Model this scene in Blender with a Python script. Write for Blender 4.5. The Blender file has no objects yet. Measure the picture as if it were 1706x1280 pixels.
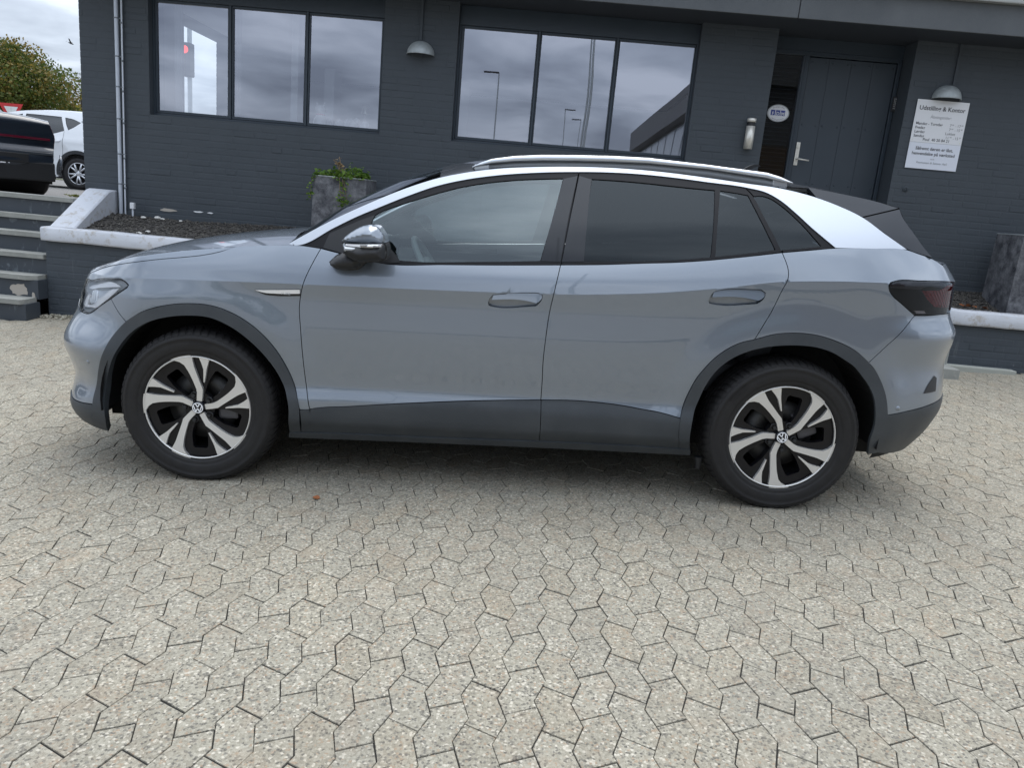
import bpy, bmesh, math, random
import numpy as np
from mathutils import Vector, Matrix, Euler
from mathutils.geometry import delaunay_2d_cdt
random.seed(7); RNG=np.random.default_rng(7)
scene=bpy.context.scene; COL=scene.collection
CAM_LOC=(0.19911,-4.40467,1.36630)
CAM_ROT=[[0.9951096, -0.0955461, 0.025057], [0.0460048, 0.2238263, -0.9735427], [0.0874098, 0.9699344, 0.2271273]]
CAR_ROT=[[0.9984451, -0.0429032, -0.0355918], [0.0425689, 0.9990425, -0.010097], [0.0359909, 0.0085662, 0.9993154]]  # the yard slopes up to the right: car and paving share this tilt
LENS=27.0462

# ---------------- camera ----------------
cam=bpy.data.cameras.new('camera'); co=bpy.data.objects.new('camera',cam); COL.objects.link(co)
cam.sensor_width=36; cam.sensor_fit='HORIZONTAL'; cam.lens=LENS; cam.clip_start=.05; cam.clip_end=3000
co.matrix_world=Matrix.Translation(CAM_LOC)@Matrix(CAM_ROT).to_4x4()
scene.camera=co
# ---------------- light ----------------
SUN_EL,SUN_AZ=math.radians(70),math.radians(22)   # soft sun behind thin cloud, high beyond the building
w=bpy.data.worlds.new('World'); scene.world=w; w.use_nodes=True
nt=w.node_tree; nt.nodes.clear(); N=nt.nodes.new; L=nt.links.new
out=N('ShaderNodeOutputWorld'); bg=N('ShaderNodeBackground'); bg.inputs[1].default_value=.1
sky=N('ShaderNodeTexSky'); sky.sky_type='NISHITA'; sky.sun_disc=False; sky.sun_elevation=SUN_EL; sky.sun_rotation=SUN_AZ; sky.air_density=1; sky.dust_density=1.5
tc=N('ShaderNodeTexCoord'); sep=N('ShaderNodeSeparateXYZ'); L(tc.outputs['Generated'],sep.inputs[0])
def mth(op,a,b=None,c=None,clamp=False):
    n=N('ShaderNodeMath'); n.operation=op; n.use_clamp=clamp
    for i,v in enumerate((a,b,c)):
        if v is None: continue
        if isinstance(v,(int,float)): n.inputs[i].default_value=v
        else: L(v,n.inputs[i])
    return n.outputs[0]
zz=mth('MAXIMUM',sep.outputs[2],0.0)
den=mth('ADD',zz,.16)
cmb=N('ShaderNodeCombineXYZ'); L(mth('DIVIDE',sep.outputs[0],den),cmb.inputs[0]); L(mth('DIVIDE',sep.outputs[1],den),cmb.inputs[1])
n1=N('ShaderNodeTexNoise'); n1.inputs['Scale'].default_value=1.25; n1.inputs['Detail'].default_value=7; n1.inputs['Roughness'].default_value=.52; n1.inputs['Distortion'].default_value=.35
L(cmb.outputs[0],n1.inputs['Vector'])
cr=N('ShaderNodeValToRGB'); L(n1.outputs['Fac'],cr.inputs[0])
e=cr.color_ramp.elements; e[0].position=.38; e[0].color=(3.3,3.7,4.5,1); e[1].position=.62; e[1].color=(8.7,9.4,10.5,1)
m=e.new(.50); m.color=(5.6,6.25,7.25,1)
# overcast luminance gradient: brighter towards the zenith
gz=mth('MULTIPLY_ADD',zz,1.2,.74)
vm=N('ShaderNodeVectorMath'); vm.operation='SCALE'; L(cr.outputs[0],vm.inputs[0]); L(gz,vm.inputs['Scale'])
mx=N('ShaderNodeMix'); mx.data_type='RGBA'; mx.inputs[0].default_value=.88; L(sky.outputs[0],mx.inputs[6]); L(vm.outputs[0],mx.inputs[7])
L(mx.outputs[2],bg.inputs[0]); L(bg.outputs[0],out.inputs[0])
sd=bpy.data.lights.new('sun','SUN'); sd.energy=1.5; sd.angle=math.radians(50); sd.color=(1,.965,.91)
so=bpy.data.objects.new('sun',sd); COL.objects.link(so)
# sky azimuth: rotation 0 = +Y, clockwise seen from above
sdir=Vector((math.sin(SUN_AZ)*math.cos(SUN_EL),math.cos(SUN_AZ)*math.cos(SUN_EL),math.sin(SUN_EL)))
so.rotation_euler=sdir.to_track_quat('Z','Y').to_euler()
scene.view_settings.view_transform='Standard'; scene.view_settings.look='None'; scene.view_settings.exposure=.58; scene.view_settings.gamma=1; scene.view_settings.use_curve_mapping=False

# ---------------- material helpers ----------------
MATS={}
def mat(name,base=(.5,.5,.5),rough=.5,metal=0,coat=0,coat_rough=.03,spec=.5,emis=None,build=None):
    if name in MATS: return MATS[name]
    m=bpy.data.materials.new(name); m.use_nodes=True; n=m.node_tree; p=n.nodes['Principled BSDF']
    p.inputs['Base Color'].default_value=(*base,1); p.inputs['Roughness'].default_value=rough; p.inputs['Metallic'].default_value=metal
    p.inputs['Coat Weight'].default_value=coat; p.inputs['Coat Roughness'].default_value=coat_rough; p.inputs['Specular IOR Level'].default_value=spec
    if emis: p.inputs['Emission Color'].default_value=(*emis[:3],1); p.inputs['Emission Strength'].default_value=emis[3]
    if build: build(n,p)
    MATS[name]=m; return m
class NB:  # tiny node builder
    def __init__(s,n): s.n=n
    def node(s,t,**k):
        x=s.n.nodes.new(t)
        for a,b in k.items(): setattr(x,a,b)
        return x
    def link(s,a,b): s.n.links.new(a,b)
    def pos(s,obj=False):
        if obj: return s.node('ShaderNodeTexCoord').outputs['Object']
        return s.node('ShaderNodeNewGeometry').outputs['Position']
    def noise(s,vec,scale,detail=4,rough=.55,dist=0,out='Fac'):
        x=s.node('ShaderNodeTexNoise'); x.inputs['Scale'].default_value=scale; x.inputs['Detail'].default_value=detail; x.inputs['Roughness'].default_value=rough; x.inputs['Distortion'].default_value=dist
        s.link(vec,x.inputs['Vector']); return x.outputs[out]
    def voro(s,vec,scale,feature='F1',out='Color'):
        x=s.node('ShaderNodeTexVoronoi',feature=feature); x.inputs['Scale'].default_value=scale; s.link(vec,x.inputs['Vector']); return x.outputs[out]
    def ramp(s,fac,stops,interp='LINEAR'):
        x=s.node('ShaderNodeValToRGB'); x.color_ramp.interpolation=interp; s.link(fac,x.inputs[0]); e=x.color_ramp.elements
        while len(e)<len(stops): e.new(.5)
        for i,(p,c) in enumerate(stops):
            e[i].position=p; e[i].color=(*c,1) if isinstance(c,tuple) else (c,c,c,1)
        return x.outputs[0]
    def mix(s,fac,a,b,mode='MIX'):
        x=s.node('ShaderNodeMix',data_type='RGBA',blend_type=mode)
        for i,v in ((0,fac),(6,a),(7,b)):
            if isinstance(v,(int,float)): x.inputs[i].default_value=v
            elif isinstance(v,tuple): x.inputs[i].default_value=(*v,1)
            else: s.link(v,x.inputs[i])
        return x.outputs[2]
    def math(s,op,a,b=None,clamp=False):
        x=s.node('ShaderNodeMath',operation=op,use_clamp=clamp)
        for i,v in enumerate((a,b)):
            if v is None: continue
            if isinstance(v,(int,float)): x.inputs[i].default_value=v
            else: s.link(v,x.inputs[i])
        return x.outputs[0]
    def attr(s,name,out='Fac'):
        x=s.node('ShaderNodeAttribute',attribute_name=name); return x.outputs[out]
    def bump(s,h,strength,dist,p,norm='Normal'):
        x=s.node('ShaderNodeBump'); x.inputs['Strength'].default_value=strength; x.inputs['Distance'].default_value=dist; s.link(h,x.inputs['Height']); s.link(x.outputs[0],p.inputs[norm])
def glassmat(name,tint,refl=1.5,rough=0.0,extra=0.0,gc=(.96,.98,1)):
    m=bpy.data.materials.new(name); m.use_nodes=True; n=m.node_tree; n.nodes.clear(); b=NB(n)
    o=b.node('ShaderNodeOutputMaterial'); mx=b.node('ShaderNodeMixShader'); t=b.node('ShaderNodeBsdfTransparent'); g=b.node('ShaderNodeBsdfGlossy'); f=b.node('ShaderNodeFresnel')
    t.inputs[0].default_value=(*tint,1); g.inputs['Roughness'].default_value=rough; g.inputs['Color'].default_value=(*gc,1); f.inputs[0].default_value=refl
    fac=b.math('ADD',f.outputs[0],extra,clamp=True)
    b.link(fac,mx.inputs[0]); b.link(t.outputs[0],mx.inputs[1]); b.link(g.outputs[0],mx.inputs[2]); b.link(mx.outputs[0],o.inputs[0])
    MATS[name]=m; return m
# ---------------- object helpers ----------------
def tag(o,label=None,cat=None,group=None,kind=None):
    if label: o['label']=label
    if cat: o['category']=cat
    if group: o['group']=group
    if kind: o['kind']=kind
    return o
def empty(name,loc=(0,0,0),rot=None,label=None,cat=None,group=None):
    o=bpy.data.objects.new(name,None); o.empty_display_size=.1; COL.objects.link(o); o.location=loc
    if rot is not None: o.rotation_euler=rot
    return tag(o,label,cat,group)
def link(name,me,parent=None,m=None):
    o=bpy.data.objects.new(name,me); COL.objects.link(o)
    if parent is not None: o.parent=parent
    if m is not None:
        for x in (m if isinstance(m,(list,tuple)) else [m]): me.materials.append(x)
    return o
def mobj(name,V_,F_,m=None,parent=None,smooth=False,normals=None,attrs=None,mi=None):
    me=bpy.data.meshes.new(name); me.from_pydata([tuple(map(float,v)) for v in V_],[],[tuple(int(i) for i in f) for f in F_]); me.update()
    if smooth or normals is not None: me.polygons.foreach_set('use_smooth',[True]*len(me.polygons))
    o=link(name,me,parent,m)
    if mi is not None: me.polygons.foreach_set('material_index',list(mi))
    if attrs:
        for k,vals in attrs.items():
            a=me.attributes.new(k,'FLOAT','POINT'); a.data.foreach_set('value',list(vals))
    if normals is not None: me.normals_split_custom_set_from_vertices([tuple(map(float,v)) for v in normals])
    return o
class MB:
    """collects primitives into one mesh"""
    def __init__(s): s.v=[];s.f=[];s.mi=[];s.sm=[]
    def add(s,V_,F_,mi=0,sm=False):
        k=len(s.v); s.v+= [tuple(map(float,v)) for v in V_]; s.f+=[tuple(i+k for i in f) for f in F_]; s.mi+=[mi]*len(F_); s.sm+=[sm]*len(F_); return s
    def box(s,a,b,mi=0,bev=0,M=None):
        x0,y0,z0=[min(p,q) for p,q in zip(a,b)]; x1,y1,z1=[max(p,q) for p,q in zip(a,b)]
        if bev<=0:
            V_=[(x,y,z) for z in (z0,z1) for y in (y0,y1) for x in (x0,x1)]
            F_=[(0,2,3,1),(4,5,7,6),(0,1,5,4),(2,6,7,3),(0,4,6,2),(1,3,7,5)]
        else:
            c=min(bev,(x1-x0)*.45,(y1-y0)*.45,(z1-z0)*.45); bm=bmesh.new(); bmesh.ops.create_cube(bm,size=1)
            for v in bm.verts: v.co=Vector(((x0+x1)/2+v.co.x*(x1-x0),(y0+y1)/2+v.co.y*(y1-y0),(z0+z1)/2+v.co.z*(z1-z0)))
            bmesh.ops.bevel(bm,geom=bm.edges[:],offset=c,segments=2,profile=.6,affect='EDGES'); bm.verts.index_update()
            V_=[tuple(v.co) for v in bm.verts]; F_=[tuple(v.index for v in f.verts) for f in bm.faces]; bm.free()
        if M is not None: V_=[tuple(M@Vector(v)) for v in V_]
        return s.add(V_,F_,mi)
    def cyl(s,p,q,r,n=16,r2=None,mi=0,caps=True,sm=True):
        p=Vector(p);q=Vector(q);r2=r if r2 is None else r2; d=(q-p).normalized(); a=d.orthogonal().normalized(); b=d.cross(a)
        V_=[];
        for c,rr in ((p,r),(q,r2)):
            for i in range(n): t=2*math.pi*i/n; V_.append(c+a*math.cos(t)*rr+b*math.sin(t)*rr)
        F_=[(i,(i+1)%n,n+(i+1)%n,n+i) for i in range(n)]; s.add(V_,F_,mi,sm)
        if caps: s.add(V_,[tuple(range(n))[::-1],tuple(range(n,2*n))],mi)
        return s
    def tube(s,pts,r,n=8,mi=0,rf=None):
        P=[Vector(p) for p in pts]; V_=[]; up=Vector((.3,.2,1)).normalized()
        for i,p in enumerate(P):
            d=((P[min(i+1,len(P)-1)]-P[max(i-1,0)])).normalized(); a=d.cross(up); 
            if a.length<1e-3: a=d.orthogonal()
            a.normalize(); b=d.cross(a); rr=r if rf is None else rf(i/(len(P)-1))*r
            for j in range(n): t=2*math.pi*j/n; V_.append(p+a*math.cos(t)*rr+b*math.sin(t)*rr)
        F_=[(i*n+j,i*n+(j+1)%n,(i+1)*n+(j+1)%n,(i+1)*n+j) for i in range(len(P)-1) for j in range(n)]
        F_+=[tuple(range(n))[::-1],tuple(range((len(P)-1)*n,len(P)*n))]
        return s.add(V_,F_,mi,True)
    def lathe(s,prof,c,axis,n=32,mi=0,closed=False,ang=2*math.pi,a0=0):
        """prof: (radius, along axis)"""
        ax=Vector(axis).normalized(); a=Vector((1,0,0)) if abs(ax.x)<.9 else Vector((0,0,1)); a=(a-ax*a.dot(ax)).normalized(); b=ax.cross(a); c=Vector(c)
        full=abs(ang-2*math.pi)<1e-6; nn=n if full else n+1; V_=[]
        for i in range(nn):
            t=a0+ang*i/n
            for r,h in prof: V_.append(c+ax*h+(a*math.cos(t)+b*math.sin(t))*r)
        k=len(prof); F_=[]
        for i in range(n):
            for j in range(k-1 if not closed else k):
                i2=(i+1)%nn; j2=(j+1)%k; F_.append((i*k+j,i2*k+j,i2*k+j2,i*k+j2))
        return s.add(V_,F_,mi,True)
    def build(s,name,m,parent=None,flip=False):
        o=mobj(name,s.v,s.f,m,parent,mi=s.mi if isinstance(m,(list,tuple)) else None)
        o.data.polygons.foreach_set('use_smooth',s.sm)
        bm=bmesh.new(); bm.from_mesh(o.data); bmesh.ops.recalc_face_normals(bm,faces=bm.faces[:]); bm.to_mesh(o.data); bm.free()
        return o
def text_mesh(s,size,align='CENTER',extrude=0.0,bold=False,res=3,spacing=1):
    cu=bpy.data.curves.new('t','FONT'); cu.body=s; cu.size=size; cu.align_x=align; cu.extrude=extrude; cu.resolution_u=res; cu.space_character=spacing
    if bold: cu.offset=size*.018
    o=bpy.data.objects.new('t',cu); COL.objects.link(o); dg=bpy.context.evaluated_depsgraph_get(); me=bpy.data.meshes.new_from_object(o.evaluated_get(dg))
    V_=np.array([tuple(v.co) for v in me.vertices]).reshape(-1,3); F_=[tuple(p.vertices) for p in me.polygons]
    bpy.data.objects.remove(o); bpy.data.curves.remove(cu); bpy.data.meshes.remove(me)
    return V_,F_
# polygon tools ------------------------------------------------------------
def sm_poly(L,step=.02,ang=28):
    P=np.array(L,float); n=len(P); keep=[0]
    P=P[[i for i in range(n) if np.hypot(*(P[i]-P[i-1]))>1e-4]]; n=len(P)
    d=np.roll(P,-1,0)-P; a=np.arctan2(d[:,1],d[:,0]); turn=np.abs((a-np.roll(a,1)+np.pi)%(2*np.pi)-np.pi); corner=turn>math.radians(ang)
    out_=[]
    for i in range(n):
        p0,p1,p2,p3=P[i-1],P[i],P[(i+1)%n],P[(i+2)%n]; l=np.hypot(*(p2-p1)); k=max(1,int(math.ceil(l/step)))
        m1=(p2-p0)/2 if not corner[i] else (p2-p1); m2=(p3-p1)/2 if not corner[(i+1)%n] else (p2-p1)
        # chord-length scaling of tangents
        if not corner[i]: l0=np.hypot(*(p1-p0)); m1=((p1-p0)/l0*l+(p2-p1)/l*l0)/(l+l0)*l
        if not corner[(i+1)%n]: l3=np.hypot(*(p3-p2)); m2=((p2-p1)/l*l3+(p3-p2)/l3*l)/(l+l3)*l
        for j in range(k):
            u=j/k; out_.append((2*u**3-3*u**2+1)*p1+(u**3-2*u**2+u)*m1+(-2*u**3+3*u**2)*p2+(u**3-u**2)*m2)
    return np.array(out_)
def ccw(P): 
    x,y=P[:,0],P[:,1]; return P if (x*np.roll(y,-1)-np.roll(x,-1)*y).sum()>0 else P[::-1]
def shrinkp(P,g):
    P=ccw(P); d=np.roll(P,-1,0)-P; d/=np.maximum(np.linalg.norm(d,axis=1),1e-9)[:,None]; nrm=np.stack([-d[:,1],d[:,0]],1); n0=np.roll(nrm,1,0); m=nrm+n0; l=(m**2).sum(1); m=2*m/np.maximum(l,.5)[:,None]
    return P+m*g
def inside(P,q):
    x,y=q[:,0],q[:,1]; r=np.zeros(len(q),bool); a=P; b=np.roll(P,-1,0)
    for (x1,y1),(x2,y2) in zip(a,b):
        if y1==y2: continue
        c=((y1>y)!=(y2>y))&(x<(x2-x1)*(y-y1)/(y2-y1)+x1); r^=c
    return r
def dist(P,q):
    a=P; b=np.roll(P,-1,0); best=np.full(len(q),1e9)
    for p1,p2 in zip(a,b):
        d=p2-p1; t=np.clip(((q-p1)@d)/max(d@d,1e-12),0,1); best=np.minimum(best,np.hypot(*((q-p1)-t[:,None]*d).T))
    return best
def panel(name,poly,F,m,parent=None,d=0.0,holes=(),grid=.03,skirt=.012,gap=.0018,side=1,dfun=None,step=.018,ang=28,extra=(),sdir=None,minlen=0):
    """a sheet over the polygon (surface parameters) laid on surface F(u,v,d), with its edges turned inwards"""
    B=ccw(sm_poly(poly,step,ang)); B=shrinkp(B,gap) if gap else B
    H=[ccw(sm_poly(h,step,ang)) for h in holes]; H=[shrinkp(h,-gap) if gap else h for h in H]
    lo,hi=B.min(0),B.max(0); gx=np.arange(lo[0]+grid*.5,hi[0],grid); gy=np.arange(lo[1]+grid*.5,hi[1],grid)
    I=np.zeros((0,2))
    if len(gx) and len(gy):
        X,Y=np.meshgrid(gx,gy); q=np.stack([X.ravel(),Y.ravel()],1)
        if len(extra):
            ex=np.array(extra); cl_=(np.abs(q[:,1]-np.interp(q[:,0],ex[:len(ex)//4,0],(ex[:len(ex)//4,1]+ex[3*len(ex)//4:,1])/2))<.010+grid*.25) if minlen else np.zeros(len(q),bool)
            q=np.concatenate([q[~cl_],ex])
        q=q[inside(B,q)]
        if len(q): q=q[dist(B,q)>grid*.35]
        for h in H:
            if len(q): q=q[~inside(h,q)]
            if len(q): q=q[dist(h,q)>grid*.35]
        I=q
    loops=[B]+H; pts=np.concatenate(loops+[I]) if len(I) else np.concatenate(loops); E=[]; k=0
    for l in loops: E+=[(k+i,k+(i+1)%len(l)) for i in range(len(l))]; k+=len(l)
    r=delaunay_2d_cdt([Vector(p) for p in pts],E,[],0,1e-7)
    Q=np.array([tuple(v) for v in r[0]]); T=np.array(r[2],int); cen=Q[T].mean(1); ok=inside(B,cen)
    for h in H: ok&=~inside(h,cen)
    T=T[ok]
    dd=(lambda Q_: d+(dfun(Q_,B) if dfun else 0.0))
    h=1e-3; f0=F(Q[:,0],Q[:,1],dd(Q)); fu=F(Q[:,0]+h,Q[:,1],dd(Q+[h,0]))-F(Q[:,0]-h,Q[:,1],dd(Q-[h,0])); fv=F(Q[:,0],Q[:,1]+h,dd(Q+[0,h]))-F(Q[:,0],Q[:,1]-h,dd(Q-[0,h]))
    nn=np.cross(fu,fv); nn/=np.maximum(np.linalg.norm(nn,axis=1),1e-12)[:,None]
    a,b,c=Q[T[:,0]],Q[T[:,1]],Q[T[:,2]]; ar=(b[:,0]-a[:,0])*(c[:,1]-a[:,1])-(c[:,0]-a[:,0])*(b[:,1]-a[:,1]); T=np.where((ar<0)[:,None],T[:,::-1],T)
    V_=list(f0); NN=list(nn); F_=[tuple(t) for t in T]
    if skirt:
        cnt={}
        for t in F_:
            for i in range(3):
                e=(t[i],t[(i+1)%3]); cnt[e]=1
        bd=[e for e in cnt if (e[1],e[0]) not in cnt]; mp={}
        def nv(i,out2):
            key=i
            if key not in mp:
                mp[key]=len(V_); V_.append(f0[i]); NN.append(out2); V_.append(f0[i]-(nn[i] if sdir is None else np.array(sdir))*skirt); NN.append(out2)
            return mp[key]
        for i,j in bd:
            t3=f0[j]-f0[i]; o=np.cross(t3,nn[i]); o/=max(np.linalg.norm(o),1e-12)
            a_=nv(i,o); b_=nv(j,o); F_.append((a_,a_+1,b_+1,b_))
    V_=np.array(V_); NN=np.array(NN)
    if side<0: V_=V_*[1,-1,1]; NN=NN*[1,-1,1]; F_=[f[::-1] for f in F_]
    return mobj(name,V_,F_,m,parent,normals=NN)
def flatF(y0): return lambda u,v,d: np.stack([u,-(np.zeros_like(u)-y0+d)+0*u,v],-1)   # plane y=y0 facing -y

# ---------------- shared materials ----------------
def paint_nodes(n,p):
    b=NB(n); x=b.noise(b.pos(),900,2,.5); c=b.mix(x,(.182,.214,.256),(.198,.232,.275)); b.link(c,p.inputs['Base Color'])
    d=b.noise(b.pos(),7,3,.5); r=b.math('MULTIPLY_ADD',d,.03); 
PAINT=mat('body_paint',(.158,.190,.242),.32,metal=.45,coat=1,coat_rough=.012,spec=.5,build=paint_nodes); PAINT.node_tree.nodes['Principled BSDF'].inputs['Coat IOR'].default_value=1.75
def clad_nodes(n,p):
    b=NB(n); x=b.noise(b.pos(),1200,2,.6); b.bump(x,.12,.0006,p)
    dz=b.noise(b.pos(),6,4,.6); c=b.mix(b.ramp(dz,[(.35,0.0),(.75,1.0)]),(.040,.047,.055),(.056,.063,.070)); b.link(c,p.inputs['Base Color'])
CLAD=mat('cladding',(.04,.045,.05),.48,spec=.45,build=clad_nodes)
GBLK=mat('gloss_black',(.010,.012,.016),.15,coat=.35,coat_rough=.02,spec=.35)
ROOFM=mat('roof_black',(.020,.023,.029),.25,coat=.5,coat_rough=.02,spec=.35)
MBLK=mat('matte_black',(.018,.019,.021),.55)
RUB=mat('rubber_trim',(.016,.016,.018),.42,spec=.2)
DARK=mat('underbody_dark',(.006,.006,.007),.8)
SILV=mat('silver_arc_metal',(.60,.63,.67),.28,metal=.75,coat=.4)
ALU=mat('machined_aluminium',(.74,.735,.72),.38,metal=.65)
CHR=mat('bright_chrome',(.88,.89,.90),.3,metal=.35)
WHT=mat('lamp_white',(.93,.94,.96),.25,coat=1)
REFL=mat('lamp_reflector',(.80,.83,.87),.28,metal=.7)
LGREY=mat('lamp_grey',(.40,.43,.46),.3,metal=.4)
RED=mat('lamp_red',(.42,.03,.035),.2,coat=1)
SHEEN=mat('lamp_reflection_grey',(.085,.085,.095),.3)  # even grey standing in for the reflection along the tail lamp's top
def tyre_nodes(n,p):
    b=NB(n); x=b.noise(b.pos(True),30,5,.6); b.link(b.mix(x,(.010,.010,.011),(.024,.023,.023)),p.inputs['Base Color']); b.bump(b.noise(b.pos(True),400,2),.15,.0005,p)
TYRE=mat('tyre_rubber',(.02,.02,.02),.62,spec=.35,build=tyre_nodes)
DISC=mat('brake_steel',(.07,.07,.07),.5,metal=.8)
SEAT=mat('seat_cloth',(.10,.105,.115),.8)
TRIM=mat('cabin_trim',(.11,.125,.13),.6)
LTRIM=mat('cabin_light_trim',(.55,.58,.59),.5)
GL_F=glassmat('front_glass_tint',(.66,.76,.74),1.60,extra=.085,gc=(.88,.98,.99))
GL_R=glassmat('privacy_glass_tint',(.06,.066,.072),1.50,extra=.0,gc=(.86,.95,1.0))
GL_W=glassmat('windscreen_glass',(.10,.115,.12),1.55)
GL_L=glassmat('lamp_cover_glass',(.97,.98,.99),1.4)
GL_S=glassmat('smoked_lamp_glass',(.55,.52,.53),1.42,gc=(.85,.93,1))
LETTER=mat('badge_letters',(.50,.52,.54),.4)

# ---------- analytic surfaces of the big car (car frame: x back, -y towards the camera, z up) ----------
PLAN=[(-2.235,0),(-2.228,-.25),(-2.19,-.48),(-2.11,-.66),(-1.98,-.79),(-1.80,-.868),(-1.55,-.905),(-1.2,-.918),(-.6,-.915),(0,-.912),(.6,-.915),(1.1,-.922),(1.5,-.922),(1.75,-.90),(1.95,-.855),(2.12,-.765),(2.23,-.62),(2.30,-.4),(2.335,-.2),(2.34,0)]
def nspline(t,y,q):
    # natural cubic spline
    t=np.asarray(t,float);y=np.asarray(y,float);n=len(t);h=np.diff(t)
    A=np.zeros((n,n));r=np.zeros((n,)+y.shape[1:]);A[0,0]=A[-1,-1]=1
    for i in range(1,n-1):
        A[i,i-1]=h[i-1];A[i,i]=2*(h[i-1]+h[i]);A[i,i+1]=h[i]
        r[i]=6*((y[i+1]-y[i])/h[i]-(y[i]-y[i-1])/h[i-1])
    M=np.linalg.solve(A,r);q=np.asarray(q,float);k=np.clip(np.searchsorted(t,q)-1,0,n-2)
    a=(t[k+1]-q);b=(q-t[k]);hh=h[k]
    if y.ndim==2:a=a[:,None];b=b[:,None];hh=hh[:,None]
    return M[k]*a**3/(6*hh)+M[k+1]*b**3/(6*hh)+(y[k]/hh-M[k]*hh/6)*a+(y[k+1]/hh-M[k+1]*hh/6)*b
def _plan():
    p=np.array([(-2.235,.12)]+PLAN+[(2.34,.12)],float)
    p=np.array(PLAN,float)
    full=np.concatenate([p[::-1][-4:-1]*[1,-1],p,(p*[1,-1])[::-1][1:4]]) if False else p
    t=np.concatenate([[0],np.cumsum(np.hypot(*np.diff(full,axis=0).T))])
    q=np.linspace(0,t[-1],1600);c=nspline(t,full,q)
    # light smoothing
    for _ in range(60): c[1:-1]=.25*c[:-2]+.5*c[1:-1]+.25*c[2:]
    s=np.concatenate([[0],np.cumsum(np.hypot(*np.diff(c,axis=0).T))])
    tg=np.gradient(c,s,axis=0);tg[0]=(0,-1);tg[-1]=(0,1);tg/=np.linalg.norm(tg,axis=1)[:,None]
    nm=np.stack([tg[:,1],-tg[:,0]],1)
    i0=np.argmin(np.abs(c[:,0])); s=s-s[i0]
    return s,c,nm
PS,PC,PN=_plan()
SMIN,SMAX=PS[0],PS[-1]
def planP(s):
    s=np.clip(s,SMIN,SMAX)
    return np.stack([np.interp(s,PS,PC[:,0]),np.interp(s,PS,PC[:,1])],-1),np.stack([np.interp(s,PS,PN[:,0]),np.interp(s,PS,PN[:,1])],-1)
def sx(x): # arclength of the near-side plan point with this x
    return float(np.interp(x,PC[:,0],PS))
def smooth(a): a=np.clip(a,0,1);return a*a*(3-2*a)
def pchip(t,y,q):
    t=np.asarray(t,float);y=np.asarray(y,float);h=np.diff(t);d=np.diff(y)/h
    m=np.zeros_like(y);m[0]=d[0];m[-1]=d[-1]
    for i in range(1,len(t)-1):
        if d[i-1]*d[i]>0:
            w1=2*h[i]+h[i-1];w2=h[i]+2*h[i-1];m[i]=(w1+w2)/(w1/d[i-1]+w2/d[i])
    q=np.clip(q,t[0],t[-1]);k=np.clip(np.searchsorted(t,q)-1,0,len(t)-2);u=(q-t[k])/h[k]
    return (2*u**3-3*u**2+1)*y[k]+(u**3-2*u**2+u)*h[k]*m[k]+(-2*u**3+3*u**2)*y[k+1]+(u**3-u**2)*h[k]*m[k+1]
CRX=[-2.6,-1.9,-1.4,-.9,-.35,.27,.68,1.0,1.30,1.6,2.0,2.6,3.2]
CRZ=[ .93,.945,.965,.972,.976,.986,1.012,1.052,1.098,1.112,1.115,1.12,1.12]
def zc(s): return pchip(CRX,CRZ,s)
# section: knots (height, offset); above the crease heights are relative to it
SEC={
 'fc':([.16,.27,.36,.44,.52,.62,.76,.86],[-.16,-.075,-.03,-.03,-.01,.0,-.055,-.10],[0,.06,.12,.22],[-.15,-.21,-.32,-.55]),
 'fk':([.14,.20,.30,.44,.52,.60,.76,.86],[-.18,-.03,.022,-.015,.004,.026,-.052,-.075],[0,.06,.12,.22],[-.108,-.17,-.28,-.46]),
 'ff':([.16,.27,.36,.44,.52,.62,.76,.86],[-.06,-.01,.0,.0,-.002,.0,.0,.0],[0,.06,.12,.22],[-.012,-.034,-.075,-.20]),
 'fd':([.16,.27,.335,.42,.50,.62,.76,.90],[-.13,-.05,-.006,.002,-.014,-.006,.0,-.003],[0,.05,.13,.22],[.005,-.008,-.044,-.10]),
 'rd':([.16,.27,.335,.42,.50,.62,.76,.90],[-.13,-.05,-.006,.002,-.014,-.006,.0,.0],[0,.05,.13,.22],[.008,-.010,-.046,-.10]),
 'rf':([.16,.27,.36,.44,.52,.62,.76,.90],[-.06,-.01,.0,.0,.0,.0,.004,.004],[0,.05,.13,.22],[.012,-.012,-.052,-.11]),
 'rk':([.16,.27,.40,.52,.60,.72,.86,.96],[-.17,-.08,.0,.036,.032,.020,.046,.008],[0,.05,.13,.22],[.002,-.03,-.095,-.175]),
 'rc':([.16,.27,.40,.52,.60,.72,.86,.96],[-.22,-.11,-.02,.02,.01,-.005,.01,-.04],[0,.05,.13,.22],[-.02,-.06,-.13,-.22]),
}
STA=[(-3.1,'fc'),(-2.55,'fc'),(-2.05,'fk'),(-1.60,'ff'),(-.95,'fd'),(.3,'fd'),(1.15,'rd'),(1.60,'rf'),(2.15,'rk'),(2.7,'rc'),(3.4,'rc')]
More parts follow.
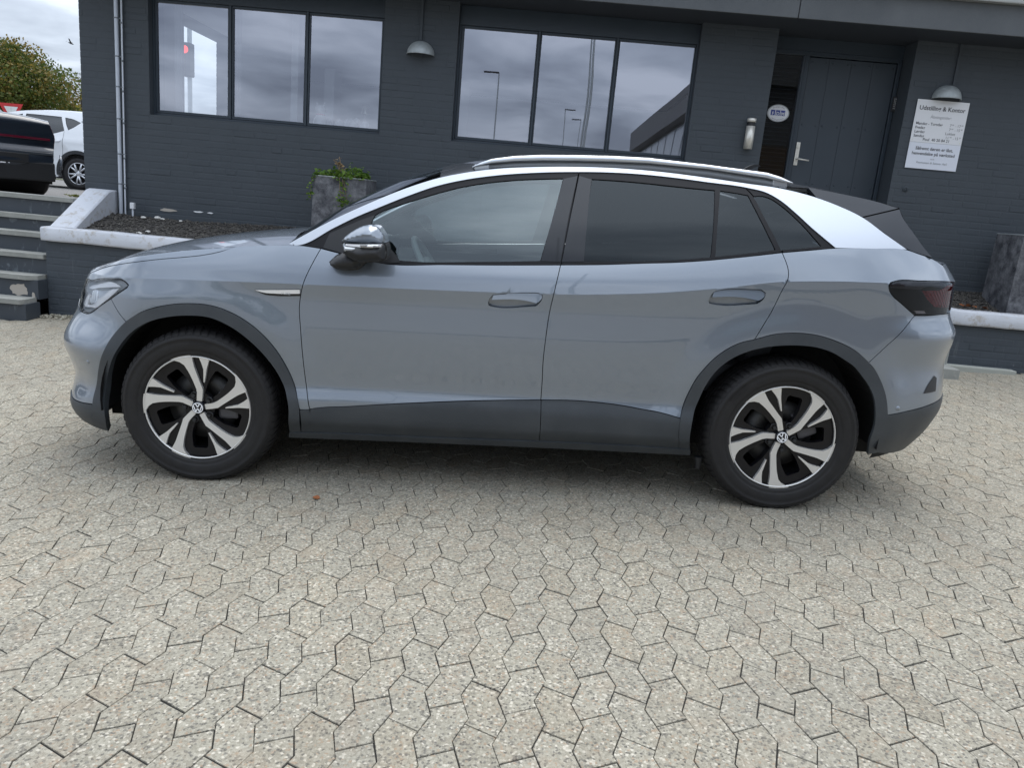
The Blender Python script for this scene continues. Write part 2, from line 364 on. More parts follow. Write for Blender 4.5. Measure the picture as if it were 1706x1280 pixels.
def sec(name,z,c):
    zl,ol,zu,ou=SEC[name]
    # lower knots (absolute) + upper knots (relative to the crease c); c varies -> interpolate separately
    lo=pchip(list(zl)+[1.0],list(ol)+[ou[0]],np.minimum(z,1.0)) if False else None
    T=np.array(zl+[0.99]+[0.99+a for a in zu[1:]]);Y=np.array(ol+[ou[0]]+ou[1:])
    zz=np.where(z<c, np.where(z<zl[-1],z,zl[-1]+(z-zl[-1])*(.99-zl[-1])/np.maximum(c-zl[-1],1e-3)), .99+(z-c))
    # split at crease so it stays sharp
    a=pchip(T[:len(zl)+1],Y[:len(zl)+1],np.minimum(zz,.99));b=pchip(T[len(zl):],Y[len(zl):],np.maximum(zz,.99))
    e=(T[-1]-.99);sl=(Y[-1]-Y[-2])/(T[-1]-T[-2])
    b=np.where(zz>T[-1],Y[-1]+sl*(zz-T[-1]),b)
    w=smooth((zz-.99+.004)/.008)
    return a*(1-w)+b*w
def off(s,z):
    s=np.asarray(s,float);z=np.asarray(z,float);c=zc(s);o=np.zeros(np.broadcast(s,z).shape)
    ss=[a for a,_ in STA];vals={n:sec(n,z,c) for n in SEC}
    k=np.clip(np.searchsorted(ss,s)-1,0,len(ss)-2)
    for i in range(len(ss)-1):
        m=(k==i)
        if not np.any(m): continue
        w=smooth((s-ss[i])/(ss[i+1]-ss[i]))
        o=np.where(m,vals[STA[i][1]]*(1-w)+vals[STA[i+1][1]]*w,o)
    # flares round the arches
    for cx in (-1.385,1.385):
        s0=sx(cx);r=np.hypot(s-s0,(z-.36)*1.0)
        o=o+.011*smooth((.66-r)/.15)*smooth((z-.25)/.15)
    return o
def S(s,z,d=0.0):
    s=np.asarray(s,float);z=np.asarray(z,float)
    p,n=planP(s);o=off(s,z)+d
    return np.stack([p[...,0]+n[...,0]*o,p[...,1]+n[...,1]*o,z+0*o],-1)
VBX=[-1.6,-1.2,-.8,-.3,.3,.9,1.3,1.6,1.85,2.05,2.2,2.35]
VBY=[.74,.80,.84,.866,.872,.868,.858,.845,.825,.795,.76,.71]
def V(x,z,d=0.0):
    x=np.asarray(x,float);z=np.asarray(z,float)
    b=nspline(VBX,VBY,np.clip(x,-1.6,2.35).ravel()).reshape(x.shape);dz=z-1.08
    y=b-(.30*dz+.42*dz*np.abs(dz))+d
    return np.stack([x,-y,z],-1)

BK={'M': {'antenna': [(1.3109, 1.622), (1.3419, 1.6395), (1.3676, 1.6456), (1.3842, 1.6449), (1.3951, 1.6375), (1.3694, 1.6314), (1.3506, 1.6225), (1.3448, 1.6158)],
       'mirror_body': [(-0.6795, 1.1738), (-0.5821, 1.1774), (-0.4938, 1.182), (-0.4879, 1.1682), (-0.4866, 1.1117), (-0.4986, 1.1049), (-0.5529, 1.0955), (-0.6102, 1.094), (-0.6561, 1.1143), (-0.6761, 1.1317)],
       'mirror_cap': [(-0.681, 1.1813), (-0.6597, 1.2047), (-0.6314, 1.2257), (-0.5976, 1.2455), (-0.5665, 1.2554), (-0.5411, 1.2553), (-0.5241, 1.2479), (-0.5069, 1.2266), (-0.4953, 1.2076), (-0.4927, 1.1826),
                      (-0.5035, 1.1781), (-0.5802, 1.1753), (-0.6654, 1.1765)],
       'mirror_foot': [(-0.716, 1.1161), (-0.6869, 1.1291), (-0.6202, 1.1239), (-0.562, 1.0924), (-0.591, 1.0866), (-0.6084, 1.0669), (-0.6258, 1.0515), (-0.6841, 1.045), (-0.7249, 1.0493), (-0.7481, 1.0654),
                       (-0.7553, 1.0795)],
       'mirror_lamp': [(-0.6659, 1.1726), (-0.6533, 1.1621), (-0.6054, 1.1601), (-0.6053, 1.1478), (-0.6194, 1.1373), (-0.6631, 1.137)],
       'mirror_strip': [(-0.6547, 1.1709), (-0.5801, 1.1737), (-0.5013, 1.1789), (-0.5025, 1.1657), (-0.5462, 1.1607), (-0.6026, 1.1619), (-0.6533, 1.1643)],
       'spoke': [(-0.0309, 0.128), (-0.0129, 0.288), (-0.0206, 0.3627), (-0.0825, 0.5413), (-0.1443, 0.688), (-0.2113, 0.808), (-0.2887, 0.8613), (-0.366, 0.88), (-0.4691, 0.904), (-0.2887, 0.9813), (-0.0954, 1.0187),
                 (-0.0567, 0.968), (-0.0309, 0.7947), (0.0155, 0.6347), (0.0722, 0.448), (0.1031, 0.3547), (0.0928, 0.2613), (0.0722, 0.1173)],
       'spoke_hole': [(-0.0876, -0.2853), (0.067, -0.2853), (0.134, -0.512), (0.1443, -0.7653), (0.1108, -0.8), (-0.1082, -0.8), (-0.1392, -0.7653), (-0.1521, -0.512)],
       'spoke_small': [(0.0515, 0.9893), (0.1366, 0.9787), (0.2577, 0.928), (0.2268, 0.8347), (0.201, 0.7547), (0.1701, 0.608), (0.1443, 0.488), (0.1237, 0.5013), (0.1289, 0.608), (0.1366, 0.7413), (0.1108, 0.848),
                       (0.0722, 0.9547)]},
 'S': {'badge_back': [(-1.0977, 0.9364), (-0.9723, 0.9442), (-0.89, 0.949), (-0.8915, 0.9174), (-1.0038, 0.9127), (-1.0553, 0.9169)],
       'badge_blade': [(-1.0961, 0.9348), (-0.9724, 0.942), (-0.8909, 0.9468), (-0.8919, 0.9282), (-1.0034, 0.9232), (-1.0549, 0.9252)],
       'drl_top': [(-2.0677, 0.8732), (-2.0322, 0.8857), (-1.9624, 0.8973), (-1.7778, 0.9189), (-1.7405, 0.9078), (-1.8093, 0.8997), (-1.9507, 0.8821), (-2.0332, 0.8706)],
       'drl_v': [(-2.0998, 0.7917), (-2.0837, 0.8152), (-2.0408, 0.8478), (-2.02, 0.8432), (-2.0401, 0.8171), (-2.0432, 0.7967), (-1.9872, 0.7988), (-1.9361, 0.8255), (-1.8779, 0.8527), (-1.8117, 0.8893),
                 (-1.7564, 0.8974), (-1.8035, 0.8632), (-1.8751, 0.8217), (-1.9467, 0.7901), (-1.984, 0.7891), (-2.0594, 0.7834)],
       'fender': [(-1.8026, 0.8481), (-1.7485, 0.7945), (-1.7023, 0.7543), (-1.6124, 0.8088), (-1.5142, 0.8412), (-1.4079, 0.8576), (-1.2955, 0.8551), (-1.1928, 0.8231), (-1.1002, 0.7666), (-1.0179, 0.684),
                  (-0.9643, 0.5982), (-0.9247, 0.5013), (-0.8987, 0.3859), (-0.8848, 0.3851), (-0.8512, 0.3881), (-0.8674, 0.4842), (-0.8815, 0.6218), (-0.8909, 0.7562), (-0.8957, 0.8799), (-0.8763, 0.9744),
                  (-0.842, 1.0625), (-0.8105, 1.1314), (-0.9062, 1.1397), (-0.988, 1.1368), (-1.0989, 1.1309), (-1.1548, 1.1252), (-1.2036, 1.1185), (-1.2731, 1.0927), (-1.3492, 1.0742), (-1.4549, 1.0579),
                  (-1.5564, 1.0443), (-1.6573, 1.0276), (-1.7985, 1.0032), (-2.02, 0.962), (-2.12, 0.935), (-2.1, 0.912), (-2.0521, 0.911), (-1.9406, 0.9263), (-1.7951, 0.941), (-1.7412, 0.9445), (-1.7122, 0.9358),
                  (-1.6907, 0.9224), (-1.6982, 0.9091), (-1.7273, 0.8913)],
       'fender_clad': [(-0.8974, 0.3845), (-0.8512, 0.3881), (-0.8461, 0.3338), (-0.853, 0.2558), (-0.9117, 0.2508), (-0.8956, 0.3313)],
       'front_arch': [(-1.9755, 0.2091), (-1.9107, 0.2908), (-1.9028, 0.3912), (-1.8478, 0.5409), (-1.8121, 0.6092), (-1.7826, 0.6654), (-1.7023, 0.7543), (-1.6124, 0.8088), (-1.5142, 0.8412), (-1.4079, 0.8576),
                      (-1.2955, 0.8551), (-1.1928, 0.8231), (-1.1002, 0.7666), (-1.0179, 0.684), (-0.9643, 0.5982), (-0.9247, 0.5013), (-0.8987, 0.3859), (-0.9115, 0.252), (-0.9671, 0.2484), (-0.951, 0.4143),
                      (-0.9867, 0.5272), (-1.0397, 0.6145), (-1.1121, 0.6932), (-1.2039, 0.7611), (-1.2975, 0.7988), (-1.391, 0.8037), (-1.4875, 0.7919), (-1.5868, 0.7615), (-1.682, 0.6978), (-1.7559, 0.6006),
                      (-1.7907, 0.5351), (-1.821, 0.4633), (-1.8357, 0.3862), (-1.838, 0.3206), (-1.8469, 0.2643), (-1.8827, 0.1927)],
       'front_bumper': [(-1.8026, 0.8481), (-1.8948, 0.8018), (-1.953, 0.7708), (-1.9961, 0.7566), (-2.0575, 0.7552), (-2.16, 0.765), (-2.24, 0.8), (-2.45, 0.795), (-2.87, 0.79), (-2.87, 0.47), (-2.5, 0.47),
                        (-2.35, 0.4), (-2.2, 0.345), (-2.056, 0.33), (-1.9024, 0.3373), (-1.9028, 0.3912), (-1.8478, 0.5409), (-1.8121, 0.6092), (-1.7826, 0.6654), (-1.7023, 0.7543), (-1.7485, 0.7945)],
       'front_door': [(-0.8105, 1.1314), (-0.842, 1.0625), (-0.8763, 0.9744), (-0.8957, 0.8799), (-0.8909, 0.7562), (-0.8815, 0.6218), (-0.8674, 0.4842), (-0.8512, 0.3896), (-0.8346, 0.3931), (-0.6736, 0.4091),
                      (-0.508, 0.4276), (-0.3371, 0.4441), (-0.1716, 0.4583), (0.028, 0.4726), (0.228, 0.484), (0.2288, 0.5615), (0.2271, 0.6779), (0.232, 0.7774), (0.2427, 0.9026), (0.261, 1.0133), (0.2809, 1.1146),
                      (0.0522, 1.1022), (-0.247, 1.0893), (-0.5102, 1.0801), (-0.6147, 1.0944), (-0.6923, 1.1087)],
       'front_door_cladding': [(-0.8498, 0.3897), (-0.8346, 0.3931), (-0.6736, 0.4091), (-0.508, 0.4276), (-0.3371, 0.4441), (-0.1716, 0.4583), (0.028, 0.4726), (0.2294, 0.4841), (0.2315, 0.4193), (0.2348, 0.2692),
                               (-0.3391, 0.2596), (-0.8534, 0.2538)],
       'front_lip': [(-2.25, 0.34), (-2.2, 0.345), (-2.056, 0.33), (-1.9024, 0.3373), (-1.9107, 0.2908), (-1.9755, 0.2091), (-1.8827, 0.1927), (-1.9, 0.185), (-2.1, 0.17), (-2.3, 0.17), (-2.87, 0.18), (-2.87, 0.3),
                     (-2.3, 0.3)],
       'handleF_bar': [(-0.0169, 0.9686), (0.0317, 0.9767), (0.1563, 0.9867), (0.1862, 0.9869), (0.2044, 0.9784), (0.204, 0.9645), (0.1914, 0.9472), (0.1782, 0.9409), (0.1312, 0.9495), (0.0819, 0.9525),
                       (-0.0241, 0.9455)],
       'handleF_out': [(-0.0385, 0.9294), (-0.0325, 0.9492), (-0.0169, 0.9681), (0.0317, 0.9762), (0.1563, 0.9867), (0.1862, 0.9869), (0.2044, 0.9784), (0.204, 0.9645), (0.1943, 0.9445), (0.179, 0.927), (0.1437, 0.9224),
                       (-0.0201, 0.9151), (-0.034, 0.9185)],
       'handleR_bar': [(0.977, 1.0347), (1.003, 1.0429), (1.1501, 1.0549), (1.1851, 1.0554), (1.2059, 1.0429), (1.2055, 1.0265), (1.1914, 1.0121), (1.1761, 1.0058), (1.1288, 1.0142), (1.0823, 1.0172), (0.9692, 1.011)],
       'handleR_out': [(0.9582, 0.9912), (0.9635, 1.0135), (0.977, 1.0347), (1.003, 1.0429), (1.1501, 1.0549), (1.1851, 1.0554), (1.2059, 1.0429), (1.2055, 1.0265), (1.1972, 1.0097), (1.178, 0.9922), (1.1461, 0.9877),
                       (0.9787, 0.9799), (0.962, 0.9832)],
       'headlight': [(-1.9961, 0.7566), (-2.0575, 0.7552), (-2.16, 0.765), (-2.24, 0.8), (-2.3, 0.86), (-2.22, 0.895), (-2.1, 0.912), (-2.0521, 0.911), (-1.9406, 0.9263), (-1.7951, 0.941), (-1.7412, 0.9445),
                     (-1.7122, 0.9358), (-1.6907, 0.9224), (-1.6982, 0.9091), (-1.7273, 0.8913), (-1.8026, 0.8481), (-1.8948, 0.8018), (-1.953, 0.7708)],
       'lamp_reflector': [(-1.9425, 0.8694), (-1.8582, 0.8806), (-1.807, 0.8885), (-1.8779, 0.8527), (-1.9199, 0.8351)],
       'lamp_unit': [(-2.0247, 0.8614), (-2.0076, 0.8682), (-1.9505, 0.8712), (-1.9286, 0.8499), (-1.9277, 0.829), (-1.9897, 0.8065), (-2.0272, 0.8024), (-2.0313, 0.8234)],
       'light_bar': [(-2.3, 0.86), (-2.24, 0.8), (-2.45, 0.795), (-2.87, 0.79), (-2.87, 0.83)],
       'light_strip': [(2.6, 1.085), (2.96, 1.085), (2.96, 1.01), (2.6, 1.01)],
       'lower_grille': [(-2.87, 0.47), (-2.5, 0.47), (-2.35, 0.4), (-2.25, 0.34), (-2.3, 0.3), (-2.87, 0.3)],
       'nose_panel': [(-2.12, 0.935), (-2.1, 0.912), (-2.22, 0.895), (-2.3, 0.86), (-2.87, 0.83), (-2.87, 0.885), (-2.5, 0.895), (-2.3, 0.91)],
       'quarter_panel': [(1.2742, 1.2222), (1.2921, 1.1791), (1.3012, 1.146), (1.2999, 1.1124), (1.281, 1.0633), (1.2446, 0.9576), (1.2114, 0.8878), (1.1828, 0.8284), (1.2664, 0.8567), (1.3644, 0.869), (1.4649, 0.8631),
                         (1.5634, 0.837), (1.6547, 0.7972), (1.7238, 0.7459), (1.8071, 0.8337), (1.9299, 0.9677), (1.8956, 0.9896), (1.8402, 1.0259), (1.7974, 1.0537), (1.7743, 1.0777), (1.7651, 1.1019),
                         (1.7723, 1.1156), (1.7959, 1.1227), (1.9414, 1.1271), (2.0601, 1.1264), (2.24, 1.118), (2.24, 1.155), (2.16, 1.195), (2.0885, 1.2222), (1.9864, 1.2436), (1.9084, 1.2605), (1.6942, 1.2611),
                         (1.5194, 1.2536), (1.4034, 1.239)],
       'rear_arch': [(0.9036, 0.2765), (0.884, 0.3691), (0.8821, 0.4203), (0.8943, 0.4955), (0.9159, 0.5703), (0.9399, 0.6302), (0.9772, 0.6886), (1.0181, 0.7379), (1.0677, 0.78), (1.1248, 0.8112), (1.1828, 0.8284),
                     (1.2664, 0.8567), (1.3644, 0.869), (1.4649, 0.8631), (1.5634, 0.837), (1.6547, 0.7972), (1.7361, 0.7363), (1.794, 0.6662), (1.8322, 0.5898), (1.8555, 0.5029), (1.8773, 0.4096), (1.9277, 0.2931),
                     (1.8264, 0.2849), (1.7989, 0.3693), (1.803, 0.4257), (1.7947, 0.4994), (1.7705, 0.588), (1.7407, 0.636), (1.7011, 0.6807), (1.6555, 0.7251), (1.6014, 0.7572), (1.546, 0.7859), (1.4904, 0.803),
                     (1.3722, 0.8124), (1.3029, 0.8072), (1.2255, 0.7931), (1.1571, 0.7711), (1.0977, 0.7396), (1.0527, 0.7029), (1.0145, 0.6556), (0.9856, 0.5979), (0.9636, 0.5288), (0.9467, 0.4679), (0.94, 0.4059),
                     (0.9406, 0.3406), (0.9619, 0.255)],
       'rear_bumper': [(1.9299, 0.9677), (1.8071, 0.8337), (1.7238, 0.7459), (1.7361, 0.7363), (1.794, 0.6662), (1.8322, 0.5898), (1.8555, 0.5029), (1.8569, 0.4969), (1.9228, 0.5086), (2.0156, 0.5232), (2.1039, 0.539),
                       (2.22, 0.552), (2.35, 0.56), (2.96, 0.56), (2.96, 0.72), (2.55, 0.72), (2.5, 0.9), (2.42, 0.985), (2.25, 0.972), (2.0941, 0.9714), (2.005, 0.9677)],
       'rear_bumper_cladding': [(1.8569, 0.4969), (1.9228, 0.5086), (2.0156, 0.5232), (2.1039, 0.539), (2.22, 0.552), (2.35, 0.56), (2.96, 0.56), (2.96, 0.27), (2.3, 0.27), (2.1, 0.265), (1.96, 0.275), (1.8963, 0.2874),
                                (1.8481, 0.41)],
       'rear_door': [(0.2809, 1.1146), (0.261, 1.0133), (0.2427, 0.9026), (0.232, 0.7774), (0.2271, 0.6779), (0.2288, 0.5615), (0.228, 0.484), (0.3887, 0.4895), (0.5076, 0.4859), (0.6154, 0.4777), (0.7064, 0.4661),
                     (0.7965, 0.4556), (0.8852, 0.4375), (0.8943, 0.4955), (0.9159, 0.5703), (0.9399, 0.6302), (0.9772, 0.6886), (1.0181, 0.7379), (1.0677, 0.78), (1.1248, 0.8112), (1.1828, 0.8284), (1.2114, 0.8878),
                     (1.2446, 0.9576), (1.281, 1.0633), (1.2999, 1.1124), (1.3012, 1.146), (1.2921, 1.1791), (1.2742, 1.2222), (1.1062, 1.1946), (0.941, 1.1697), (0.7854, 1.1519), (0.6774, 1.1434), (0.4605, 1.1253)],
       'rear_door_cladding': [(0.2294, 0.4841), (0.3887, 0.4895), (0.5076, 0.4859), (0.6154, 0.4777), (0.7064, 0.4661), (0.7965, 0.4556), (0.8852, 0.4375), (0.8854, 0.3691), (0.907, 0.271), (0.6722, 0.2731),
                              (0.2348, 0.2692), (0.2315, 0.4193)],
       'reflector_pocket': [(2.0431, 0.5966), (2.0658, 0.6355), (2.1121, 0.6778), (2.1356, 0.664), (2.1317, 0.6007)],
       'sill': [(-0.9701, 0.2482), (-0.8534, 0.2538), (-0.3391, 0.2596), (0.2348, 0.2692), (0.6722, 0.2731), (0.9084, 0.2703), (0.9601, 0.2711), (0.9703, 0.2313), (0.2381, 0.2271), (-0.3414, 0.2217), (-0.9775, 0.2143)],
       'tail_lamp': [(1.7651, 1.1019), (1.7723, 1.1156), (1.7959, 1.1227), (1.9414, 1.1271), (2.0601, 1.1264), (2.24, 1.118), (2.4, 1.1), (2.6, 1.085), (2.6, 1.01), (2.42, 0.985), (2.25, 0.972), (2.0941, 0.9714),
                     (2.005, 0.9677), (1.9299, 0.9677), (1.8956, 0.9896), (1.8402, 1.0259), (1.7974, 1.0537), (1.7743, 1.0777)],
       'tail_red': [(1.962, 1.0808), (2.0187, 1.0824), (2.0843, 1.0846), (2.1347, 1.1008), (2.26, 1.105), (2.3, 1.0), (2.1066, 1.0027), (2.0519, 1.0076), (2.0093, 1.0367)],
       'tail_sheen': [(1.7728, 1.111), (1.7961, 1.1195), (1.9398, 1.1226), (2.0919, 1.1203), (2.1347, 1.1008), (2.0813, 1.0957), (1.959, 1.0946), (1.9429, 1.0865), (1.7804, 1.0922)],
       'tail_white': [(1.9268, 0.9896), (1.9866, 0.9888), (1.9975, 0.9768), (1.9422, 0.9769)],
       'tailgate_panel': [(2.24, 1.118), (2.24, 1.155), (2.16, 1.195), (2.25, 1.2), (2.5, 1.2), (2.96, 1.2), (2.96, 0.72), (2.55, 0.72), (2.5, 0.9), (2.42, 0.985), (2.6, 1.01), (2.96, 1.01), (2.96, 1.085), (2.6, 1.085),
                          (2.4, 1.1)]},
 'V': {'B_front': [(0.2809, 1.4993), (0.3481, 1.5167), (0.3172, 1.3586), (0.2816, 1.1271), (0.1906, 1.126), (0.2214, 1.2603), (0.2548, 1.3957)],
       'B_rear': [(0.3551, 1.517), (0.4131, 1.5035), (0.4004, 1.3628), (0.389, 1.1339), (0.2865, 1.1274), (0.3195, 1.3319)],
       'D_frame': [(1.1378, 1.503), (1.2323, 1.4856), (1.3011, 1.4508), (1.365, 1.4011), (1.4435, 1.3335), (1.5497, 1.2504), (1.4331, 1.2374), (1.3047, 1.22), (1.2295, 1.3646), (1.1647, 1.478)],
       'D_glass': [(1.1709, 1.4638), (1.2139, 1.4682), (1.256, 1.4581), (1.2944, 1.4355), (1.3811, 1.3641), (1.4845, 1.2566), (1.3908, 1.2428), (1.2978, 1.2303), (1.2334, 1.3567)],
       'edge': [(-0.9852, 1.1328), (-0.8792, 1.1975), (-0.7656, 1.2635), (-0.626, 1.3355), (-0.4853, 1.402), (-0.398, 1.4381), (-0.3084, 1.4701), (-0.179, 1.503), (-0.0344, 1.5286), (0.1425, 1.5462), (0.3403, 1.5578),
                (0.5104, 1.5614), (0.6808, 1.5578), (0.8227, 1.55), (0.9589, 1.5391), (1.135, 1.5233), (1.3062, 1.5129), (1.4396, 1.5205), (1.594, 1.4989), (1.7757, 1.4696), (1.8781, 1.4486), (1.8882, 1.4079),
                (1.9114, 1.3709), (1.9466, 1.3236), (1.983, 1.2764), (2.0283, 1.2268)],
       'fin': [(1.6893, 1.3942), (1.7936, 1.3262), (1.8982, 1.2621), (2.0283, 1.2268), (1.983, 1.2764), (1.9466, 1.3236), (1.9114, 1.3709), (1.8882, 1.4079), (1.8774, 1.4431)],
       'front_frame': [(-0.9246, 1.1362), (-0.7618, 1.2241), (-0.6702, 1.2741), (-0.5686, 1.3223), (-0.4348, 1.3832), (-0.3052, 1.4347), (-0.1765, 1.47), (-0.0324, 1.4971), (0.1437, 1.5184), (0.352, 1.5333),
                       (0.3181, 1.3318), (0.2839, 1.1132), (0.0536, 1.101), (-0.2468, 1.0868), (-0.5129, 1.0766), (-0.698, 1.1075), (-0.8198, 1.1301)],
       'front_glass': [(-0.5755, 1.2925), (-0.4791, 1.3377), (-0.3917, 1.3705), (-0.3024, 1.4022), (-0.2153, 1.4298), (-0.122, 1.4523), (0.06, 1.4815), (0.1729, 1.4923), (0.2781, 1.4998), (0.2548, 1.3957),
                       (0.2214, 1.2603), (0.1878, 1.1282), (0.0527, 1.1187), (-0.1384, 1.107), (-0.3571, 1.0956), (-0.4508, 1.0972), (-0.5275, 1.1686), (-0.6177, 1.2515)],
       'front_tri': [(-0.8825, 1.1399), (-0.7941, 1.1914), (-0.8175, 1.1355)],
       'mirror_sail': [(-0.7835, 1.1987), (-0.7004, 1.2391), (-0.6011, 1.2831), (-0.5795, 1.2909), (-0.6131, 1.1985), (-0.5275, 1.1686), (-0.4837, 1.1365), (-0.4447, 1.0882), (-0.5131, 1.0792), (-0.698, 1.1089),
                       (-0.8088, 1.132)],
       'rear_fixed_glass': [(1.0185, 1.4819), (1.0891, 1.4755), (1.1484, 1.4676), (1.2051, 1.3553), (1.2683, 1.2302), (1.1243, 1.206), (0.991, 1.1863), (1.0023, 1.3398)],
       'rear_frame': [(0.3554, 1.5334), (0.5103, 1.5391), (0.6803, 1.5369), (0.8219, 1.5291), (0.9578, 1.5182), (1.1336, 1.5031), (1.1604, 1.4778), (1.2252, 1.3644), (1.3005, 1.2212), (1.1244, 1.1914), (0.9525, 1.1672),
                      (0.7927, 1.1501), (0.6827, 1.1412), (0.4635, 1.1244), (0.2863, 1.1134), (0.3203, 1.3319)],
       'rear_glass': [(0.4159, 1.5042), (0.5385, 1.5032), (0.6795, 1.4981), (0.8206, 1.4903), (0.9916, 1.4827), (0.9827, 1.3388), (0.9689, 1.1831), (0.8199, 1.1646), (0.6824, 1.1517), (0.3903, 1.1352), (0.4004, 1.3628)],
       'silver_arc': [(-0.9852, 1.1328), (-0.8792, 1.1975), (-0.7656, 1.2635), (-0.626, 1.3355), (-0.4853, 1.402), (-0.398, 1.4381), (-0.3084, 1.4701), (-0.179, 1.503), (-0.0344, 1.5286), (0.1425, 1.5462),
                      (0.3403, 1.5578), (0.5104, 1.5614), (0.6808, 1.5578), (0.8227, 1.55), (0.9589, 1.5391), (1.135, 1.5233), (1.3057, 1.5079), (1.4724, 1.4747), (1.5706, 1.4441), (1.6871, 1.3954), (1.7935, 1.3248),
                      (1.8966, 1.2607), (1.5498, 1.2517), (1.4435, 1.3335), (1.365, 1.4011), (1.3011, 1.4508), (1.2323, 1.4856), (1.1478, 1.5019), (0.9578, 1.5182), (0.8219, 1.5291), (0.6803, 1.5369), (0.5103, 1.5391),
                      (0.3407, 1.5329), (0.1437, 1.5184), (-0.0324, 1.4971), (-0.1765, 1.47), (-0.3052, 1.4347), (-0.4348, 1.3832), (-0.5686, 1.3223), (-0.6702, 1.2741), (-0.7618, 1.2241), (-0.9246, 1.1362)],
       'spoiler_side': [(1.4366, 1.5203), (1.4739, 1.4748), (1.5706, 1.4441), (1.6872, 1.3968), (1.8747, 1.4457), (1.7757, 1.4696), (1.594, 1.4989)]},
 'rail_bot': [(-0.127, 1.535), (-0.057, 1.553), (0.056, 1.568), (0.185, 1.577), (0.341, 1.584), (0.512, 1.589), (0.683, 1.591), (0.964, 1.579), (1.143, 1.566), (1.251, 1.552), (1.319, 1.539), (1.355, 1.533)],
 'rail_top': [(-0.15, 1.534), (-0.105, 1.557), (-0.058, 1.574), (0.054, 1.593), (0.183, 1.604), (0.339, 1.611), (0.51, 1.616), (0.681, 1.616), (0.962, 1.599), (1.248, 1.577), (1.316, 1.561), (1.375, 1.539)]}

# ======================= ground and paving =======================
RC=np.array(CAR_ROT)
def yard_z(x,y):
    x=np.asarray(x,float); xc=np.where(np.abs(x)>9,np.sign(x)*(9+5*np.tanh((np.abs(x)-9)/5)),x)
    return .035616*xc+.010104*np.clip(y,-25,6)
def sand_nodes(n,p):
    b=NB(n); P=b.pos(); s=b.node('ShaderNodeSeparateXYZ'); b.link(P,s.inputs[0])
    sand=b.mix(b.noise(P,300,3),(.008,.008,.007),(.026,.024,.021))
    c1=b.ramp(b.voro(P,110),[(0,(.16,.15,.135)),(.25,(.30,.28,.25)),(.8,(.38,.36,.33)),(1,(.45,.43,.40))]); c2=b.mix(b.noise(P,.6,5),c1,(.22,.21,.20)); 
    inside_=b.math('MULTIPLY',b.math('LESS_THAN',b.math('ABSOLUTE',s.outputs[0]),8.2),b.math('MULTIPLY',b.math('GREATER_THAN',s.outputs[1],-6.2),b.math('LESS_THAN',s.outputs[1],4.0)))
    b.link(b.mix(inside_,c2,sand),p.inputs['Base Color'])
GROUND_M=mat('yard_ground',rough=.9,build=sand_nodes)
xs=np.concatenate([-np.geomspace(420,11,16),np.linspace(-10,10,41),np.geomspace(11,420,16)]); ys=np.concatenate([-np.geomspace(420,9,18),np.linspace(-8,6,29),np.geomspace(7,420,14)])
V_=[(x,y,float(yard_z(x,y))-.0042) for y in ys for x in xs]; nx=len(xs)
F_=[(j*nx+i,j*nx+i+1,(j+1)*nx+i+1,(j+1)*nx+i) for j in range(len(ys)-1) for i in range(nx-1)]
ground=mobj('ground',V_,F_,GROUND_M,smooth=True); tag(ground,kind='structure')
def paver_nodes(n,p):
    b=NB(n); P=b.pos(); tone=b.attr('tone'); warm=b.attr('warm')
    v=b.voro(P,135); sp=b.node('ShaderNodeSeparateColor'); b.link(v,sp.inputs[0])
    agg=b.ramp(sp.outputs[0],[(0.0,(.025,.024,.025)),(.10,(.10,.095,.085)),(.20,(.27,.248,.19)),(.48,(.38,.356,.283)),(.74,(.46,.435,.35)),(.85,(.36,.25,.16)),(.915,(.72,.67,.56)),(1.0,(.80,.76,.67))],'CONSTANT')
    v2=b.voro(P,330); sp2=b.node('ShaderNodeSeparateColor'); b.link(v2,sp2.inputs[0])
    fine=b.ramp(sp2.outputs[1],[(0,(.19,.17,.14)),(.5,(.36,.335,.275)),(1,(.50,.47,.40))])
    d=b.voro(P,135,out='Distance'); paste=b.ramp(d,[(.35,0.0),(.62,1.0)])
    c=b.mix(b.math('MULTIPLY',paste,.35),b.mix(.35,agg,fine),(.34,.318,.248))
    st=b.noise(P,1.1,6,.62); st2=b.noise(P,9,4,.6)
    c=b.mix(b.ramp(st,[(.35,0.0),(.7,.32)]),c,(.25,.235,.20)); c=b.mix(b.ramp(st2,[(.53,0.0),(.72,.28)]),c,(.34,.25,.17))
    c=b.mix(b.math('MULTIPLY',warm,.26),c,b.mix(1.0,c,(1.0,.91,.80),'MULTIPLY'))
    hs=b.node('ShaderNodeHueSaturation'); b.link(c,hs.inputs['Color']); b.link(b.math('MULTIPLY_ADD',tone,.26),hs.inputs['Value'])
    k=b.node('ShaderNodeMath',operation='MULTIPLY_ADD'); b.link(tone,k.inputs[0]); k.inputs[1].default_value=.13; k.inputs[2].default_value=.80; b.link(k.outputs[0],hs.inputs['Value'])
    b.link(hs.outputs[0],p.inputs['Base Color'])
    h=b.math('MULTIPLY_ADD',d,-1.0); x=b.node('ShaderNodeBump'); x.inputs['Strength'].default_value=.55; x.inputs['Distance'].default_value=.003; x.invert=True; b.link(d,x.inputs['Height']); b.link(x.outputs[0],p.inputs['Normal'])
PAV_M=mat('exposed_aggregate_paver',rough=.82,spec=.3,build=paver_nodes)
